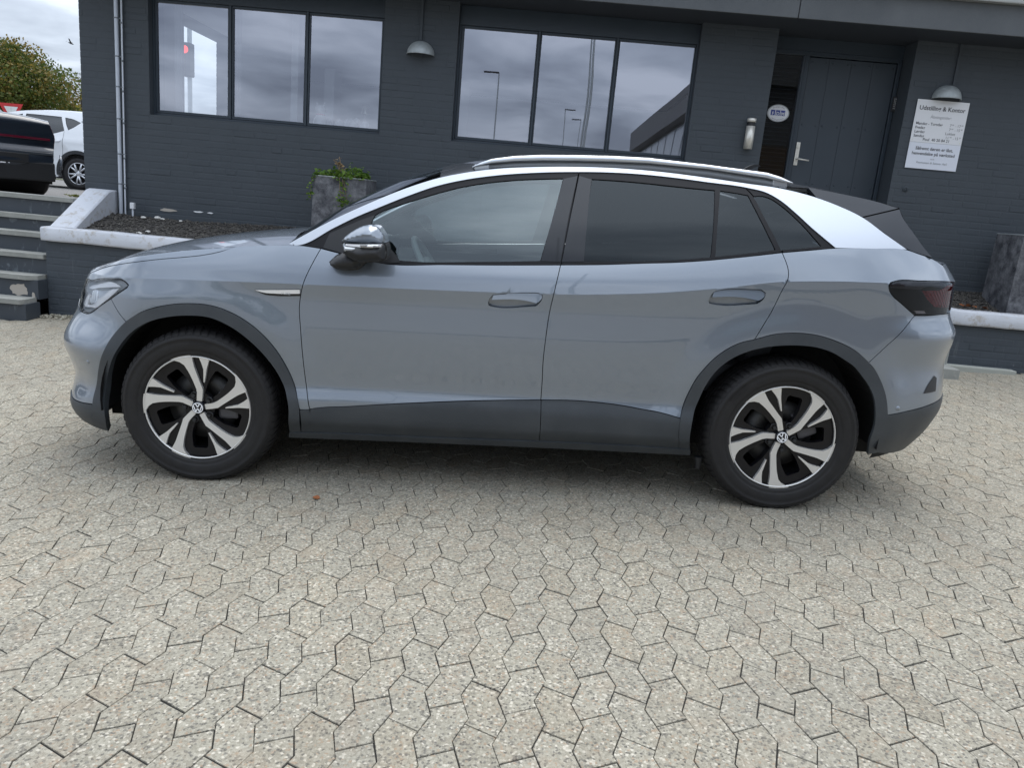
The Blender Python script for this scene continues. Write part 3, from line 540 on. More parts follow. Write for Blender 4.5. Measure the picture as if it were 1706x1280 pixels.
# interlocking pavers: columns between zigzag joints, every second column mirrored
Tn=np.array([math.cos(math.radians(87.2)),math.sin(math.radians(87.2))]); Sn=np.array([Tn[1],-Tn[0]]); O0=np.array([-.0530-.0161*Sn[0],-1.568-.0161*Sn[1]])
PW,PT,PA=.1057,.196,.0161; hT=PT/2
def zig(k,t): # offset of joint k at t
    u=(t/hT)%2; return k*PW+PA*(1-2*u if u<1 else -1+2*(u-1))
def paver_poly(k,j):
    t0=j*PT
    if k%2==0: L=.026;Rr=.070
    else: L=hT+(hT-.026)-PT+hT*0; Rr=0
    if k%2==0: a,b_=t0+.026,t0+.070
    else: a,b_=t0+hT+.028-0.0,t0+PT-.024 ;  # mirrored: left end higher than the right end
    if k%2==1: a,b_=t0+PT-.026,t0+hT+.026
    left=[a]+[v for v in (t0+hT*i for i in range(0,6)) if a+1e-6<v<a+PT-1e-6]+[a+PT]
    right=[b_]+[v for v in (t0+hT*i for i in range(0,6)) if b_+1e-6<v<b_+PT-1e-6]+[b_+PT]
    q=[(zig(k+1,t),t) for t in right]+[(zig(k,t),t) for t in left[::-1]]
    return np.array(q)
def paver_world(k,j,r):
    q=ccw(paver_poly(k,j)); a=shrinkp(q,.0009+.0007*r.random()); b=shrinkp(q,.0022)
    c0=q.mean(0); a=c0+(a-c0)*[1,.985]; b=c0+(b-c0)*[1,.985]
    c=q.mean(0); ang=r.uniform(-.010,.010); ca,sa=math.cos(ang),math.sin(ang); sh=(r.uniform(-.0008,.0008),r.uniform(-.0008,.0008))
    dz=r.uniform(-.0010,.0008); tx,ty=r.uniform(-.007,.007),r.uniform(-.007,.007)
    out_=[]
    for ring,zz_ in ((b,0),(a,-.0022),(a,-.02)):
        d=ring-c; x=c[0]+d[:,0]*ca-d[:,1]*sa+sh[0]; y=c[1]+d[:,0]*sa+d[:,1]*ca+sh[1]; z=zz_+dz+(d[:,0]*tx+d[:,1]*ty)
        X=O0[0]+Sn[0]*x+Tn[0]*y; Y=O0[1]+Sn[1]*x+Tn[1]*y
        out_.append(np.stack([X,Y,z+0*X],1))
    V_=np.concatenate(out_)@RC.T; n=len(q)
    F_=[tuple(range(n))]+[(i,n+i,n+(i+1)%n,(i+1)%n) for i in range(n)]+[(n+i,2*n+i,2*n+(i+1)%n,n+(i+1)%n) for i in range(n)]
    return V_,F_
CR=np.array(CAM_ROT); CL=np.array(CAM_LOC); FPX=LENS/36
def in_frame(P,m=0.02):
    q=(np.asarray(P)-CL)@CR; return (-q[2]>0) and abs(q[0]/-q[2]*FPX)<.5+m and abs(q[1]/-q[2]*FPX)<.375+m
cand=[];pr=random.Random(3)
for k in range(-80,84):
    for j in range(-36,26):
        q=paver_poly(k,j).mean(0); X=O0+Sn*q[0]+Tn*q[1]; W=RC@np.array([X[0],X[1],0])
        if abs(W[0])>8 or W[1]<-5.9 or W[1]>3.12: continue
        if W[0]<-4.74 and W[1]>2.76: continue
        cand.append((0 if in_frame(W) else 1,float(np.linalg.norm(W-CL)),k,j))
cand.sort(); m=MB(); tone=[];warm=[]
for idx,(o_,d_,k,j) in enumerate(cand):
    V_,F_=paver_world(k,j,pr); t_=pr.gauss(.5,.22); wm=max(0,pr.gauss(.05,.5)); 
    if idx<300:
        c=V_[0]*0+V_.mean(0); o=mobj('paver',V_-c,F_,PAV_M,ground,attrs={'tone':[t_]*len(V_),'warm':[wm]*len(V_)}); o.location=c
    else:
        m.add(V_,F_); tone+=[t_]*len(V_); warm+=[wm]*len(V_)
pv=mobj('paver_field',m.v,m.f,PAV_M,ground,attrs={'tone':tone,'warm':warm}); pv['kind']='stuff'
# ======================= terrace behind the stairs =======================
def asph(n,p):
    b=NB(n); P=b.pos(); c=b.ramp(b.voro(P,90),[(0,(.10,.10,.10)),(.5,(.17,.165,.16)),(1,(.26,.25,.24))]); c=b.mix(b.ramp(b.noise(P,1.6,5),[(.4,0.0),(.75,.5)]),c,(.13,.12,.105)); b.link(c,p.inputs['Base Color'])
ASPH=mat('terrace_surface',rough=.9,build=asph)
def terr_z(y): return 1.022-.165*smooth((y-3.7)/2.6)
V_=[];F_=[]
ysT=[3.69,4.0,4.35,4.8,5.5,6.3,9,14,30,150]
for y in ysT:
    for x in (-60,-20,-10,-4.74): V_.append((x,y,float(terr_z(y))))
F_=[(j*4+i,j*4+i+1,(j+1)*4+i+1,(j+1)*4+i) for j in range(len(ysT)-1) for i in range(3)]
V2=len(V_); V_+=[(-4.74,14,.856),(60,14,.856),(60,150,.856),(-4.74,150,.856)]; F_.append((V2,V2+1,V2+2,V2+3))
terrace=mobj('terrace_ground',V_,F_,ASPH); tag(terrace,kind='structure')
def grass_n(n,p):
    b=NB(n); P=b.pos(); b.link(b.mix(b.noise(P,3,6),(.035,.055,.015),(.10,.11,.035)),p.inputs['Base Color'])
GRASS=mat('lawn_grass',rough=.9,build=grass_n)
o=mobj('lawn',[(-80,20,.87),(60,20,.87),(60,150,.87),(-80,150,.87)],[(0,1,2,3)],GRASS); tag(o,kind='structure')

# ======================= painted brick office building =======================
YB=4.0
def bw_nodes(n,p):
    b=NB(n); P=b.pos(); a=b.noise(P,2.2,5,.6); c=b.mix(a,(.048,.058,.068),(.063,.074,.086)); 
    sp=b.ramp(b.noise(P,45,3,.6),[(.60,0.0),(.78,.22)]); c=b.mix(sp,c,(.10,.115,.13))
    mp=b.node('ShaderNodeMapping'); mp.inputs['Scale'].default_value=(9,9,.7); b.link(P,mp.inputs[0]); st=b.ramp(b.noise(mp.outputs[0],1,4,.6),[(.58,0.0),(.80,.20)]); c=b.mix(st,c,(.040,.050,.062))
    b.link(c,p.inputs['Base Color']); h=b.noise(P,60,6,.65); b.bump(h,.30,.004,p)
BRICK=mat('painted_brick',(.045,.055,.066),.62,spec=.35,build=bw_nodes)
def fr_nodes(n,p):
    b=NB(n); b.link(b.mix(b.noise(b.pos(),4,3),(.030,.042,.056),(.040,.053,.068)),p.inputs['Base Color'])
FRAME=mat('window_frame_paint',(.035,.047,.062),.38,spec=.4,build=fr_nodes)
DOORM=mat('door_paint',(.034,.045,.060),.5,build=fr_nodes)
def conc_n(n,p):
    b=NB(n); P=b.pos(); c=b.mix(b.noise(P,3,6,.65),(.062,.070,.078),(.125,.135,.142)); sp=b.ramp(b.voro(P,160,out='Distance'),[(.12,1.0),(.3,0.0)]); c=b.mix(b.math('MULTIPLY',sp,.25),c,(.24,.25,.25)); b.link(c,p.inputs['Base Color']); b.bump(b.noise(P,120,4),.3,.002,p)
FASC=mat('cement_fascia',rough=.75,build=conc_n)
WGL=glassmat('window_pane_glass',(.80,.84,.86),1.5,extra=.32,gc=(.86,.89,1.0))
SGL=glassmat('sidelight_glass',(.55,.58,.60),1.45,extra=.02)
STEEL=mat('brushed_steel',(.72,.70,.64),.42,metal=.55)
def galv_n(n,p):
    b=NB(n); P=b.pos(); c=b.mix(b.noise(P,30,5,.7),(.26,.29,.30),(.50,.54,.54)); c=b.mix(b.ramp(b.noise(P,70,4,.6),[(.62,0.0),(.75,.6)]),c,(.20,.18,.15)); b.link(c,p.inputs['Base Color'])
GALV=mat('galvanised_steel',(.4,.43,.43),.5,metal=.3,build=galv_n)
WALLW=mat('room_wall_white',(.62,.63,.66),.8)
ROOMF=mat('room_floor',(.10,.11,.13),.6)
bld=empty('office_building',(0,4,.86),label='dark grey painted brick showroom with two wide three-pane windows and a plank door',cat='building')
def P_(o): 
    o.parent=bld; o.location=Vector(o.location)-Vector((0,4,.86)); return o
W1=(-4.10,-1.645,1.955); W2=(-.885,1.567,1.955); DR=(2.33,3.705,1.03)
ZT=3.30; XL,XR=-4.83,9.0
# backing wall (mortar plane) with openings, 0.3 deep
m=MB(); y0,y1=YB+.0025,YB+.34
def wall(x0,x1,z0,z1): m.box((x0,y0,z0),(x1,y1,z1))
wall(XL,W1[0],.2,ZT); wall(W1[1],W2[0],.2,ZT); wall(W2[1],DR[0],.2,ZT); wall(DR[1],XR,.2,ZT)
wall(W1[0],W1[1],.2,W1[2]); wall(W2[0],W2[1],.2,W2[2]); wall(DR[0],DR[1],.2,1.02)
m.box((XL,YB+.34,.2),(XL+.30,5.60,ZT)); m.box((XL,7.40,.2),(XL+.30,11.0,ZT)); m.box((XL,5.60,.2),(XL+.3,7.40,1.7)); m.box((XL,5.60,3.298),(XL+.3,7.40,ZT+.2))
m.box((XL,11.0,.2),(XR,11.3,ZT)); m.box((XR-.3,YB+.34,.2),(XR,11.0,ZT))
P_(m.build('wall',BRICK))
# bricks
CB=.0667; LB=.240; br=random.Random(11)
open_=[(W1[0],W1[1],W1[2],9),(W2[0],W2[1],W2[2],9),(DR[0],DR[1],0,9)]
def subtract(a,b,z0,z1):
    segs=[(a,b)]
    for x0,x1,za,zb in open_:
        if z1>za+.004 and z0<zb:
            ns=[]
            for s0,s1 in segs:
                if s1<=x0 or s0>=x1: ns.append((s0,s1)); continue
                if s0<x0: ns.append((s0,x0))
                if s1>x1: ns.append((x1,s1))
            segs=ns
    return segs
def brick_geo(x0,x1,z0,z1,yf,r,depth=.0030,skew=.0007):
    q0=r.uniform(0,.0012)+(.0022 if r.random()<.10 else 0)
    dy=[yf+.0016-q0+ (r.uniform(-skew,skew)) for _ in range(4)]; c=.0035; j=[r.uniform(-.0012,.0012) for _ in range(8)]
    o=[(x0+j[0],z0+j[1]),(x1+j[2],z0+j[3]),(x1+j[4],z1+j[5]),(x0+j[6],z1+j[7])]
    i=[(x0+c*1.3,z0+c),(x1-c*1.3,z0+c),(x1-c*1.3,z1-c),(x0+c*1.3,z1-c)]
    V_=[(a,dy[k],b) for k,(a,b) in enumerate(i)]+[(a,yf+depth,b) for a,b in o]
    return V_,[(0,1,2,3)]+[(4+k,4+(k+1)%4,(k+1)%4,k) for k in range(4)]
cand=[]
row=0; z=.80
while z<ZT-.02:
    offx=(0,.125,.06,.185)[row%4]*1.0+br.uniform(-.01,.01); x=XL-offx
    while x<5.6:
        w_=LB if (row%2==0 or br.random()<.7) else LB*.5
        for s0,s1 in subtract(max(x+.006,XL),min(x+w_-.006,XR),z+.006,z+CB-.006):
            if s1-s0>.03:
                c=np.array([(s0+s1)/2,YB,z+.033]); vis=in_frame(c,.0); cand.append((0 if vis else 1,float(np.linalg.norm(c-CL)),s0,s1,z+.006,z+CB-.006))
        x+=w_
    z+=CB; row+=1
cand.sort(); m=MB()
for i,(v,d_,s0,s1,za,zb) in enumerate(cand):
    V_,F_=brick_geo(s0,s1,za,zb,YB,br)
    if i<300:
        c=np.array([(s0+s1)/2,YB,(za+zb)/2]); o=mobj('brick',np.array(V_)-c,F_,BRICK); o.location=c; P_(o)
    else: m.add(V_,F_)
o=P_(m.build('brick_courses',BRICK)); o['kind']='stuff'
# left flank bricks
m=MB(); z=.86
while z<ZT:
    for ya,yb_ in (((YB+.004,10.9),) if z+CB<1.7 else ((YB+.004,5.60),(7.40,10.9))): m.box((XL-.003,ya,z+.004),(XL+.02,yb_,z+CB-.008))
    z+=CB
o=P_(m.build('brick_courses',BRICK)); o['kind']='stuff'
# head panels over windows (dark recessed boards) and over the door
def window(x0,x1,z0,zt,glass,first_room=False):
    wroot=empty('window'); P_(wroot); 
    def ch(o): o.parent=wroot; o.matrix_parent_inverse=Matrix.Identity(4); o.location=Vector(o.location)-wroot.location-Vector((0,4,.86)) if False else o.location; return o
    wroot.location=(0,-4,-.86)
    yf=YB+.085
    m=MB(); zg0,zg1=2.018,3.080
    m.box((x0,yf,z0+.003),(x1,yf+.09,z0+.028),0,.004)             # bottom rail
    m.box((x0,yf,zg1+.03),(x1,yf+.09,zt),0,.004); 
    m.box((x0,yf,z0+.028),(x0+.022,yf+.09,zg1+.03),0,.003); m.box((x1-.022,yf,z0+.028),(x1,yf+.09,zg1+.03),0,.003)
    edges=[(x0+.022,glass[0][0])]+[(glass[i][1],glass[i+1][0]) for i in range(len(glass)-1)]+[(glass[-1][1],x1-.022)]
    for i in range(len(glass)-1):
        xm=(glass[i][1]+glass[i+1][0])/2; m.box((xm-.011,yf-.006,z0+.028),(xm+.011,yf+.085,zg1+.03),0,.003)
    o=m.build('outer_frame',FRAME); o.parent=wroot
    for i,(a,b_) in enumerate(glass):
        la=x0+.024 if i==0 else (glass[i-1][1]+a)/2+.013; rb=x1-.024 if i==len(glass)-1 else (b_+glass[i+1][0])/2-.013
        m=MB(); y=yf+.008
        m.box((la,y,z0+.031),(rb,y+.05,zg0-.003),0,.004); m.box((la,y,zg1+.003),(rb,y+.05,zg1+.027),0,.004); m.box((la,y,zg0-.003),(a-.002,y+.05,zg1+.003),0,.003); m.box((b_+.002,y,zg0-.003),(rb,y+.05,zg1+.003),0,.003)
        o=m.build('sash',FRAME); o.parent=wroot
        bow=.0012; V_=[];n=6
        for iz in range(n+1):
            for ix in range(n+1):
                u,v=ix/n,iz/n; V_.append((a-.004+(b_-a+.008)*u,y+.02+bow*16*u*(1-u)*v*(1-v),zg0-.005+(zg1-zg0+.01)*v))
        F_=[(k*(n+1)+l,k*(n+1)+l+1,(k+1)*(n+1)+l+1,(k+1)*(n+1)+l) for k in range(n) for l in range(n)]
        o=mobj('pane',V_,F_,WGL,wroot,smooth=True)
    return wroot
window(W1[0],W1[1],W1[2],ZT,[(-4.052,-3.304),(-3.240,-2.492),(-2.431,-1.689)])
window(W2[0],W2[1],W2[2],ZT,[(-.832,-.086),(-.028,.717),(.775,1.531)])
# room behind the windows
m=MB()
xa,xb=-4.52,2.2
m.box((xa,10.6,1.0),(xb,10.95,3.25),0); m.box((xb,YB+.35,1.0),(xb+.12,10.6,3.25),0); m.box((xa,YB+.35,3.30),(xb,10.9,3.36),0)
m.box((xa+.002,YB+.345,1.0),(xa+.012,5.60,3.3)); m.box((xa+.002,7.40,1.0),(xa+.012,10.6,3.3)); m.box((xa+.002,5.60,1.0),(xa+.012,7.40,1.7)); 
P_(m.build('room_walls',WALLW))
m=MB(); m.box((xa,YB+.35,1.02),(xb,10.6,1.06),0); P_(m.build('room_floor',ROOMF))
m=MB(); m.box((-2.86,4.80,1.06),(-2.78,4.90,3.28)); m.box((-2.62,5.3,1.06),(-2.50,5.6,2.75)); m.box((-1.5,9.2,1.06),(-1.3,9.4,3.28)); P_(m.build('room_column',WALLW))
CURT=mat('curtain_cloth',(.55,.56,.60),.9)
for x_,w_ in ((-4.02,.10),(-3.33,.05)):
    V_=[];n=14
    for i in range(n+1):
        for zc_ in (1.1,3.2): V_.append((x_+w_*i/n,YB+.40+.02*math.sin(i*1.9),zc_))
    o=mobj('curtain',V_,[(2*i,2*i+2,2*i+3,2*i+1) for i in range(n)],CURT,smooth=True); P_(o)
# windowsill inside and its ornaments
m=MB(); m.box((W1[0]+.01,YB+.21,1.93),(W1[1],YB+.62,1.965),0,.006); P_(m.build('sill_board',WALLW))
m=MB(); m.box((W2[0]+.01,YB+.21,1.93),(W2[1],YB+.62,1.965),0,.006); P_(m.build('sill_board',WALLW))
PORC=mat('white_porcelain',(.82,.82,.84),.25,coat=1); REDR=mat('red_ribbon',(.5,.05,.06),.6)
f_=empty('cat_figurine',(-2.36,YB+.29,1.985),label='white porcelain cat with a red collar standing inside the left window',cat='ornament')
m=MB(); m.lathe([(.0001,0),(.075,0),(.08,.03),(.07,.09),(.045,.135)],(0,0,0),(0,0,1),18); m.lathe([(.045,.15),(.055,.17),(.058,.20),(.045,.232),(.0001,.242)],(0,0,0),(0,0,1),18)
m.cyl((.030,0,.225),(.045,0,.275),.016,8,r2=.002); m.cyl((-.030,0,.225),(-.045,0,.275),.016,8,r2=.002); m.tube([(.06,0,.02),(.11,0,.05),(.10,0,.10)],.012,6); m.build('body',PORC,f_)
m=MB(); m.lathe([(.045,.133),(.051,.137),(.051,.149),(.045,.152)],(0,0,0),(0,0,1),18); m.build('collar',REDR,f_)
f_=empty('dish_ornament',(-2.00,YB+.31,1.985),label='heap of white porcelain shapes with a small lamp on the left window sill',cat='ornament')
m=MB(); rr=random.Random(5)
for i in range(7):
    c=(rr.uniform(-.16,.14),rr.uniform(-.05,.05),0); h=rr.uniform(.06,.15)*(1-abs(c[0])*2.5)+.03; m.lathe([(.05,0),(.06,h*.4),(.045,h*.8),(.0001,h)],c,(0,0,1),12)
m.build('shapes',PORC,f_)
m=MB(); m.cyl((.12,0,.05),(.13,.0,.24),.006,6); m.lathe([(.05,.19),(.035,.26),(.02,.28)],(.13,0,0),(0,0,1),12); m.build('little_lamp',mat('lamp_brass',(.5,.47,.42),.3,metal=.8),f_)
# --- door
dr=empty('door'); P_(dr); dr.location=(0,-4,-.86); YD=YB+.28
m=MB()
m.box((DR[0],YD,3.175),(DR[1],YD+.06,ZT)); m.box((2.335,YD-.005,3.13),(DR[1]-.005,YD+.06,3.175),0,.004); m.box((2.335,YD,1.03),(2.375,YD+.06,3.13),0,.003); m.box((2.690,YD-.01,1.03),(2.752,YD+.06,3.13),0,.004); m.box((3.662,YD-.01,1.03),(DR[1]-.004,YD+.06,3.13),0,.004); m.box((2.712,YD-.016,1.03),(2.728,YD-.008,3.13)); m.box((3.676,YD-.016,1.03),(3.690,YD-.008,3.13)); m.box((DR[0]+.003,YD,1.03),(2.69,YD+.05,1.10))
o=m.build('door_frame',FRAME); o.parent=dr
xs_=[2.757,2.968,3.195,3.418,3.657]
for i in range(4):
    m=MB(); m.box((xs_[i]+.0012,YD+.012,1.06),(xs_[i+1]-.0012,YD+.05,3.122),0,.004); o=m.build('plank',DOORM); o.parent=dr
m=MB(); m.box((2.757,YD+.017,1.06),(3.657,YD+.048,3.12)); o=m.build('door_back',DOORM); o.parent=dr
m=MB()
for zz_ in (3.075,2.455,1.862,1.25):
    for i in range(4):
        for q in (.035,xs_[i+1]-xs_[i]-.035): m.lathe([(.0001,-.006),(.007,-.005),(.011,0)],(xs_[i]+q,YD+.012,zz_),(0,1,0),8)
o=m.build('rivets',DOORM); o.parent=dr
hd=empty('handle'); hd.parent=dr
m=MB(); m.box((2.766,YD+.0,2.035),(2.806,YD+.012,2.272),0,.004); m.tube([(2.786,YD,2.098),(2.786,YD-.045,2.098),(2.80,YD-.052,2.098),(2.905,YD-.052,2.090)],.0085,8); m.cyl((2.786,YD+.002,2.225),(2.786,YD-.01,2.225),.014,12); o=m.build('lever',STEEL,dr)
bpy.data.objects.remove(hd)
m=MB(); m.box((2.375,YD+.02,1.10),(2.690,YD+.028,3.13)); o=m.build('sidelight_pane',SGL,dr)
m=MB()
for i in range(46):
    z_=1.12+i*.043
    if z_<3.1: m.box((2.39,YD+.075,z_),(2.68,YD+.11,z_+.006))
o=m.build('blind_slats',mat('blind_dark',(.11,.12,.14),.5),dr)
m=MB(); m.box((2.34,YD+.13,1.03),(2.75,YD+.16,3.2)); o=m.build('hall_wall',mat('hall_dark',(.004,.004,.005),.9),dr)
# keypad
kp=empty('keypad',(3.690,YD-.016,2.652),label='small black door keypad with white buttons on the right door post',cat='keypad')
m=MB(); m.box((-.022,-.022,0),(.022,0,.150),0,.004); m.build('case',MBLK,kp)
m=MB()
for r_ in range(6):
    for c_ in range(2): m.box((-.0105+.0125*c_,-.025,.028+r_*.019),(-.0055+.0125*c_,-.0215,.033+r_*.019))
m.build('buttons',WHT,kp)
# sticker on the sidelight
stx,stz=2.525,2.547
sk=empty('window_sticker',(stx,YD+.016,stz),label='white oval club sticker with three blue letter squares on the door side window',cat='sticker')
def oval(a,b,n=40): return [(a*math.cos(2*math.pi*i/n),b*math.sin(2*math.pi*i/n)) for i in range(n)]
PWH=mat('sign_white',(.74,.75,.77),.35); PGR=mat('sticker_rim',(.42,.44,.45),.4); PBL=mat('sticker_blue',(.012,.035,.26),.4); INK=mat('ink_dark',(.06,.06,.065),.5); INKG=mat('ink_grey',(.26,.27,.29),.5)
panel('rim',oval(.115,.087),flatF(0),PGR,sk,grid=.05,skirt=.002,gap=0); panel('disc',oval(.104,.077),flatF(-.0006),PWH,sk,grid=.05,skirt=0,gap=0)
for i,ch in enumerate('FDM'):
    cx=-.056+.052*i; m=MB(); m.box((cx-.022,-.0022,-.024),(cx+.022,-.0008,.030)); m.build('blue_square',PBL,sk)
    tv,tf=text_mesh(ch,.046,bold=True); mobj('letter',np.stack([tv[:,0]*1.0+cx,np.full(len(tv),-.003),tv[:,1]-.020],1),tf,PWH,sk)
def arc_text(s_,r,size,top,par,m_,sy=.75):
    tv,tf=text_mesh(s_,size); o_=[]
    for x,y,_ in tv:
        if top: t=math.pi/2-x/r; rr=r+y; o_.append((rr*math.cos(t),-.0014,rr*math.sin(t)*sy))
        else: t=-math.pi/2+x/r; rr=r-y; o_.append((rr*math.cos(t),-.0014,rr*math.sin(t)*sy))
    mobj('ring_text',o_,tf,m_,par)
arc_text('Vi sælger biler',.080,.022,True,sk,INK); arc_text('med brugtbilattest',.094,.020,False,sk,INK)
# opening-hours sign
sg=empty('opening_hours_sign',(4.068,YB-.012,2.423),label='white sign with opening hours and a second notice below, under the right wall lamp',cat='sign')
sx0,sx1,sz0,sz1=-.259,.259,-.336,.334
m=MB(); m.box((sx0,0,sz0+.258),(sx1,.006,sz1),0,.001); m.build('upper_board',PWH,sg)
m=MB(); m.box((sx0,0.001,sz0),(sx1,.006,sz0+.2565),0,.001); m.build('lower_board',mat('sign_white_cool',(.70,.73,.80),.35),sg)
def stext(s_,x,z_,size,al='CENTER',ink=INK,bold=False,sp=1):
    tv,tf=text_mesh(s_,size,al,bold=bold,spacing=sp); mobj('lettering',np.stack([tv[:,0]+x,np.full(len(tv),-.0012),tv[:,1]+z_],1),tf,ink,sg)
stext('Udstilling & Kontor',0,.236,.058,bold=True)
stext('Åbningstider:',.005,.160,.040,ink=INKG)
for i,(a,b_,c_) in enumerate((('Mandag - Torsdag','7','00 - 17'),('Fredag','7','00 - 15'),('Lørdag','Lukket',''),('Søndag','11','00 - 15'))):
    z_=.092-i*.040; stext(a,-.235,z_,.037,'LEFT',bold=True,ink=mat('ink_mid',(.12,.125,.135),.5))
    if b_=='Lukket': stext(b_,.075,z_,.037,'LEFT',ink=MATS['ink_mid'])
    else:
        x0_=.105 if len(b_)==1 else .085; stext(b_,x0_,z_,.037,'LEFT',ink=MATS['ink_mid']); wq=.020*len(b_)+.003
        stext('00',x0_+wq,z_+.013,.019,'LEFT',ink=MATS['ink_mid']); stext('-',x0_+wq+.034,z_,.034,'LEFT',ink=MATS['ink_mid']); stext(c_.split()[-1],x0_+wq+.052,z_,.037,'LEFT',ink=MATS['ink_mid']); stext('00',x0_+wq+.094,z_+.013,.019,'LEFT',ink=MATS['ink_mid'])
stext('Poul  40 20 84 21',.0,-.060,.038,ink=MATS['ink_mid'],bold=True)
stext('Såfremt døren er låst,',0.0,-.150,.043,bold=True,ink=MATS['ink_mid']); stext('henvendelse på værksted',0.0,-.200,.043,bold=True,ink=MATS['ink_mid']); stext('mvh',.0,-.243,.024,ink=INKG); stext('Rasmussen & Sønner ApS',.0,-.283,.030,ink=INKG)
m=MB()
for x_ in (-.24,.24):
    for z_ in (.315,-.058): m.lathe([(.0001,-.002),(.005,-.0015),(.006,0)],(x_,0,z_),(0,1,0),8)
m.build('screw',STEEL,sg)
# wall lamps: galvanised half domes
def lamp(x,z_,label):
    l=empty('wall_lamp',(x,YB,z_),label=label,cat='wall lamp',group='galvanised half-dome wall lamps')
    m=MB(); R_l=.142; n=26;k=12; V_=[]
    for i in range(n+1):
        a=math.pi*i/n
        for j in range(k+1):
            b_=math.pi/2*j/k; r_=R_l*math.cos(b_); V_.append((r_*math.cos(a),-r_*.95*math.sin(a),R_l*.95*math.sin(b_)))
    F_=[(i*(k+1)+j,(i+1)*(k+1)+j,(i+1)*(k+1)+j+1,i*(k+1)+j+1) for i in range(n) for j in range(k)]; m.add(V_,F_,0,True)
    m.tube([(R_l*math.cos(math.pi*i/24),-R_l*.95*math.sin(math.pi*i/24),0) for i in range(25)],.004,6)
    m.build('shade',GALV,l)
    m=MB(); m.cyl((0,-.05,.06),(0,-.05,.02),.035,12); m.box((-.05,-.04,.02),(.05,0.0,.09),0,.004); m.build('lamp_holder',MBLK,l)
    return l
lamp(-1.255,2.770,'galvanised half-dome lamp on the wall between the two windows'); lamp(4.085,2.775,'galvanised half-dome lamp above the opening-hours sign')
for x_,zb,lb in ((-1.262,2.905,'thin painted conduit running up from the left wall lamp'),(4.13,2.90,'thin painted conduit running up from the right wall lamp')):
    m=MB(); m.box((x_-.014,YB-.020,zb),(x_+.014,YB-.001,ZT),0,.003); tag(m.build('lamp_conduit',BRICK),lb,'conduit',group='painted conduits above the lamps')
# ashtray
at=empty('wall_ashtray',(2.180,YB,2.128),label='stainless steel wall ashtray tube left of the door',cat='ashtray')
m=MB(); m.lathe([(.0001,0),(.044,0),(.044,.225),(.040,.225)],(0,-.048,0),(0,0,1),24); m.build('tube',STEEL,at)
m=MB(); m.lathe([(.040,.262),(.044,.262),(.044,.300),(.0001,.302)],(0,-.048,0),(0,0,1),24); m.build('cap',STEEL,at)
m=MB(); m.cyl((0,-.048,.2),(0,-.048,.27),.034,16); m.box((-.03,-.012,.02),(.03,0,.29)); m.build('inner',MBLK,at)
m=MB(); m.lathe([(.0001,-.012),(.026,-.010),(.030,0)],(3.862,YB,1.873),(0,1,0),20); m.lathe([(.014,-.016),(.018,-.014),(.018,-.010)],(3.862,YB,1.873),(0,1,0),16); tag(m.build('cable_outlet_cover',BRICK),'small round painted cable cover on the wall below the sign','cover')
# drainpipe + cable
dp=empty('drainpipe',(0,0,0),label='galvanised drainpipe with a thinner pipe beside it at the left end of the wall',cat='drainpipe')
PIPE=mat('pipe_grey',(.50,.54,.60),.4,metal=.3); PIPE2=mat('pipe_light',(.60,.64,.70),.4,metal=.2)
m=MB(); m.cyl((-4.415,YB-.045,.80),(-4.410,YB-.045,3.3),.020,14); m.build('downpipe',PIPE,dp)
m=MB(); m.cyl((-4.375,YB-.03,.80),(-4.360,YB-.03,3.3),.009,10); m.build('thin_pipe',PIPE2,dp)
CLM=mat('clamp_dark',(.2,.22,.24),.5,metal=.6)
for z_ in (2.87,2.50,2.20,1.88,1.52,1.21):
    m=MB(); m.lathe([(.022,-.006),(.024,-.005),(.024,.005),(.022,.006)],(-4.412,YB-.045,z_),(0,0,1),14); m.build('clamp',CLM,dp)
    m=MB(); m.lathe([(.009,-.01),(.013,-.009),(.013,.009),(.009,.01)],(-4.367,YB-.03,z_-.04),(0,0,1),10); m.build('clamp',CLM,dp)
    m=MB(); m.box((-4.42,YB-.04,z_-.006),(-4.365,YB,z_+.006)); m.build('bracket',CLM,dp)
# paint chips on the wall base
CHIP=mat('bare_render',(.42,.38,.33),.9)
def blob(cx,cz,a,b_,n,r,seed=1):
    rr=random.Random(seed); return [(cx+a*math.cos(2*math.pi*i/n)*(1+rr.uniform(-r,r)),cz+b_*math.sin(2*math.pi*i/n)*(1+rr.uniform(-r,r))) for i in range(n)]
cp=empty('render_patch',(0,0,0)); P_(cp); cp.location=(0,-4,-.86); 
for i,(cx,cz,a,b_,m_) in enumerate(((-3.91,.975,.085,.015,CHIP),(-3.58,.985,.055,.008,PWH),(-3.45,.985,.03,.008,PWH))):
    o=panel('chip',blob(cx,cz,a,b_,14,.25,i),flatF(YB-.0045),m_,cp,grid=.03,skirt=.004,gap=0,ang=80)
# plinth lip
m=MB(); m.box((-4.46,YB-.012,.80),(2.2,YB+.002,.93),0,.005); P_(m.build('plinth',BRICK)); m=MB(); m.box((3.8,YB-.012,.80),(9,YB+.002,.90),0,.005); P_(m.build('plinth',BRICK))
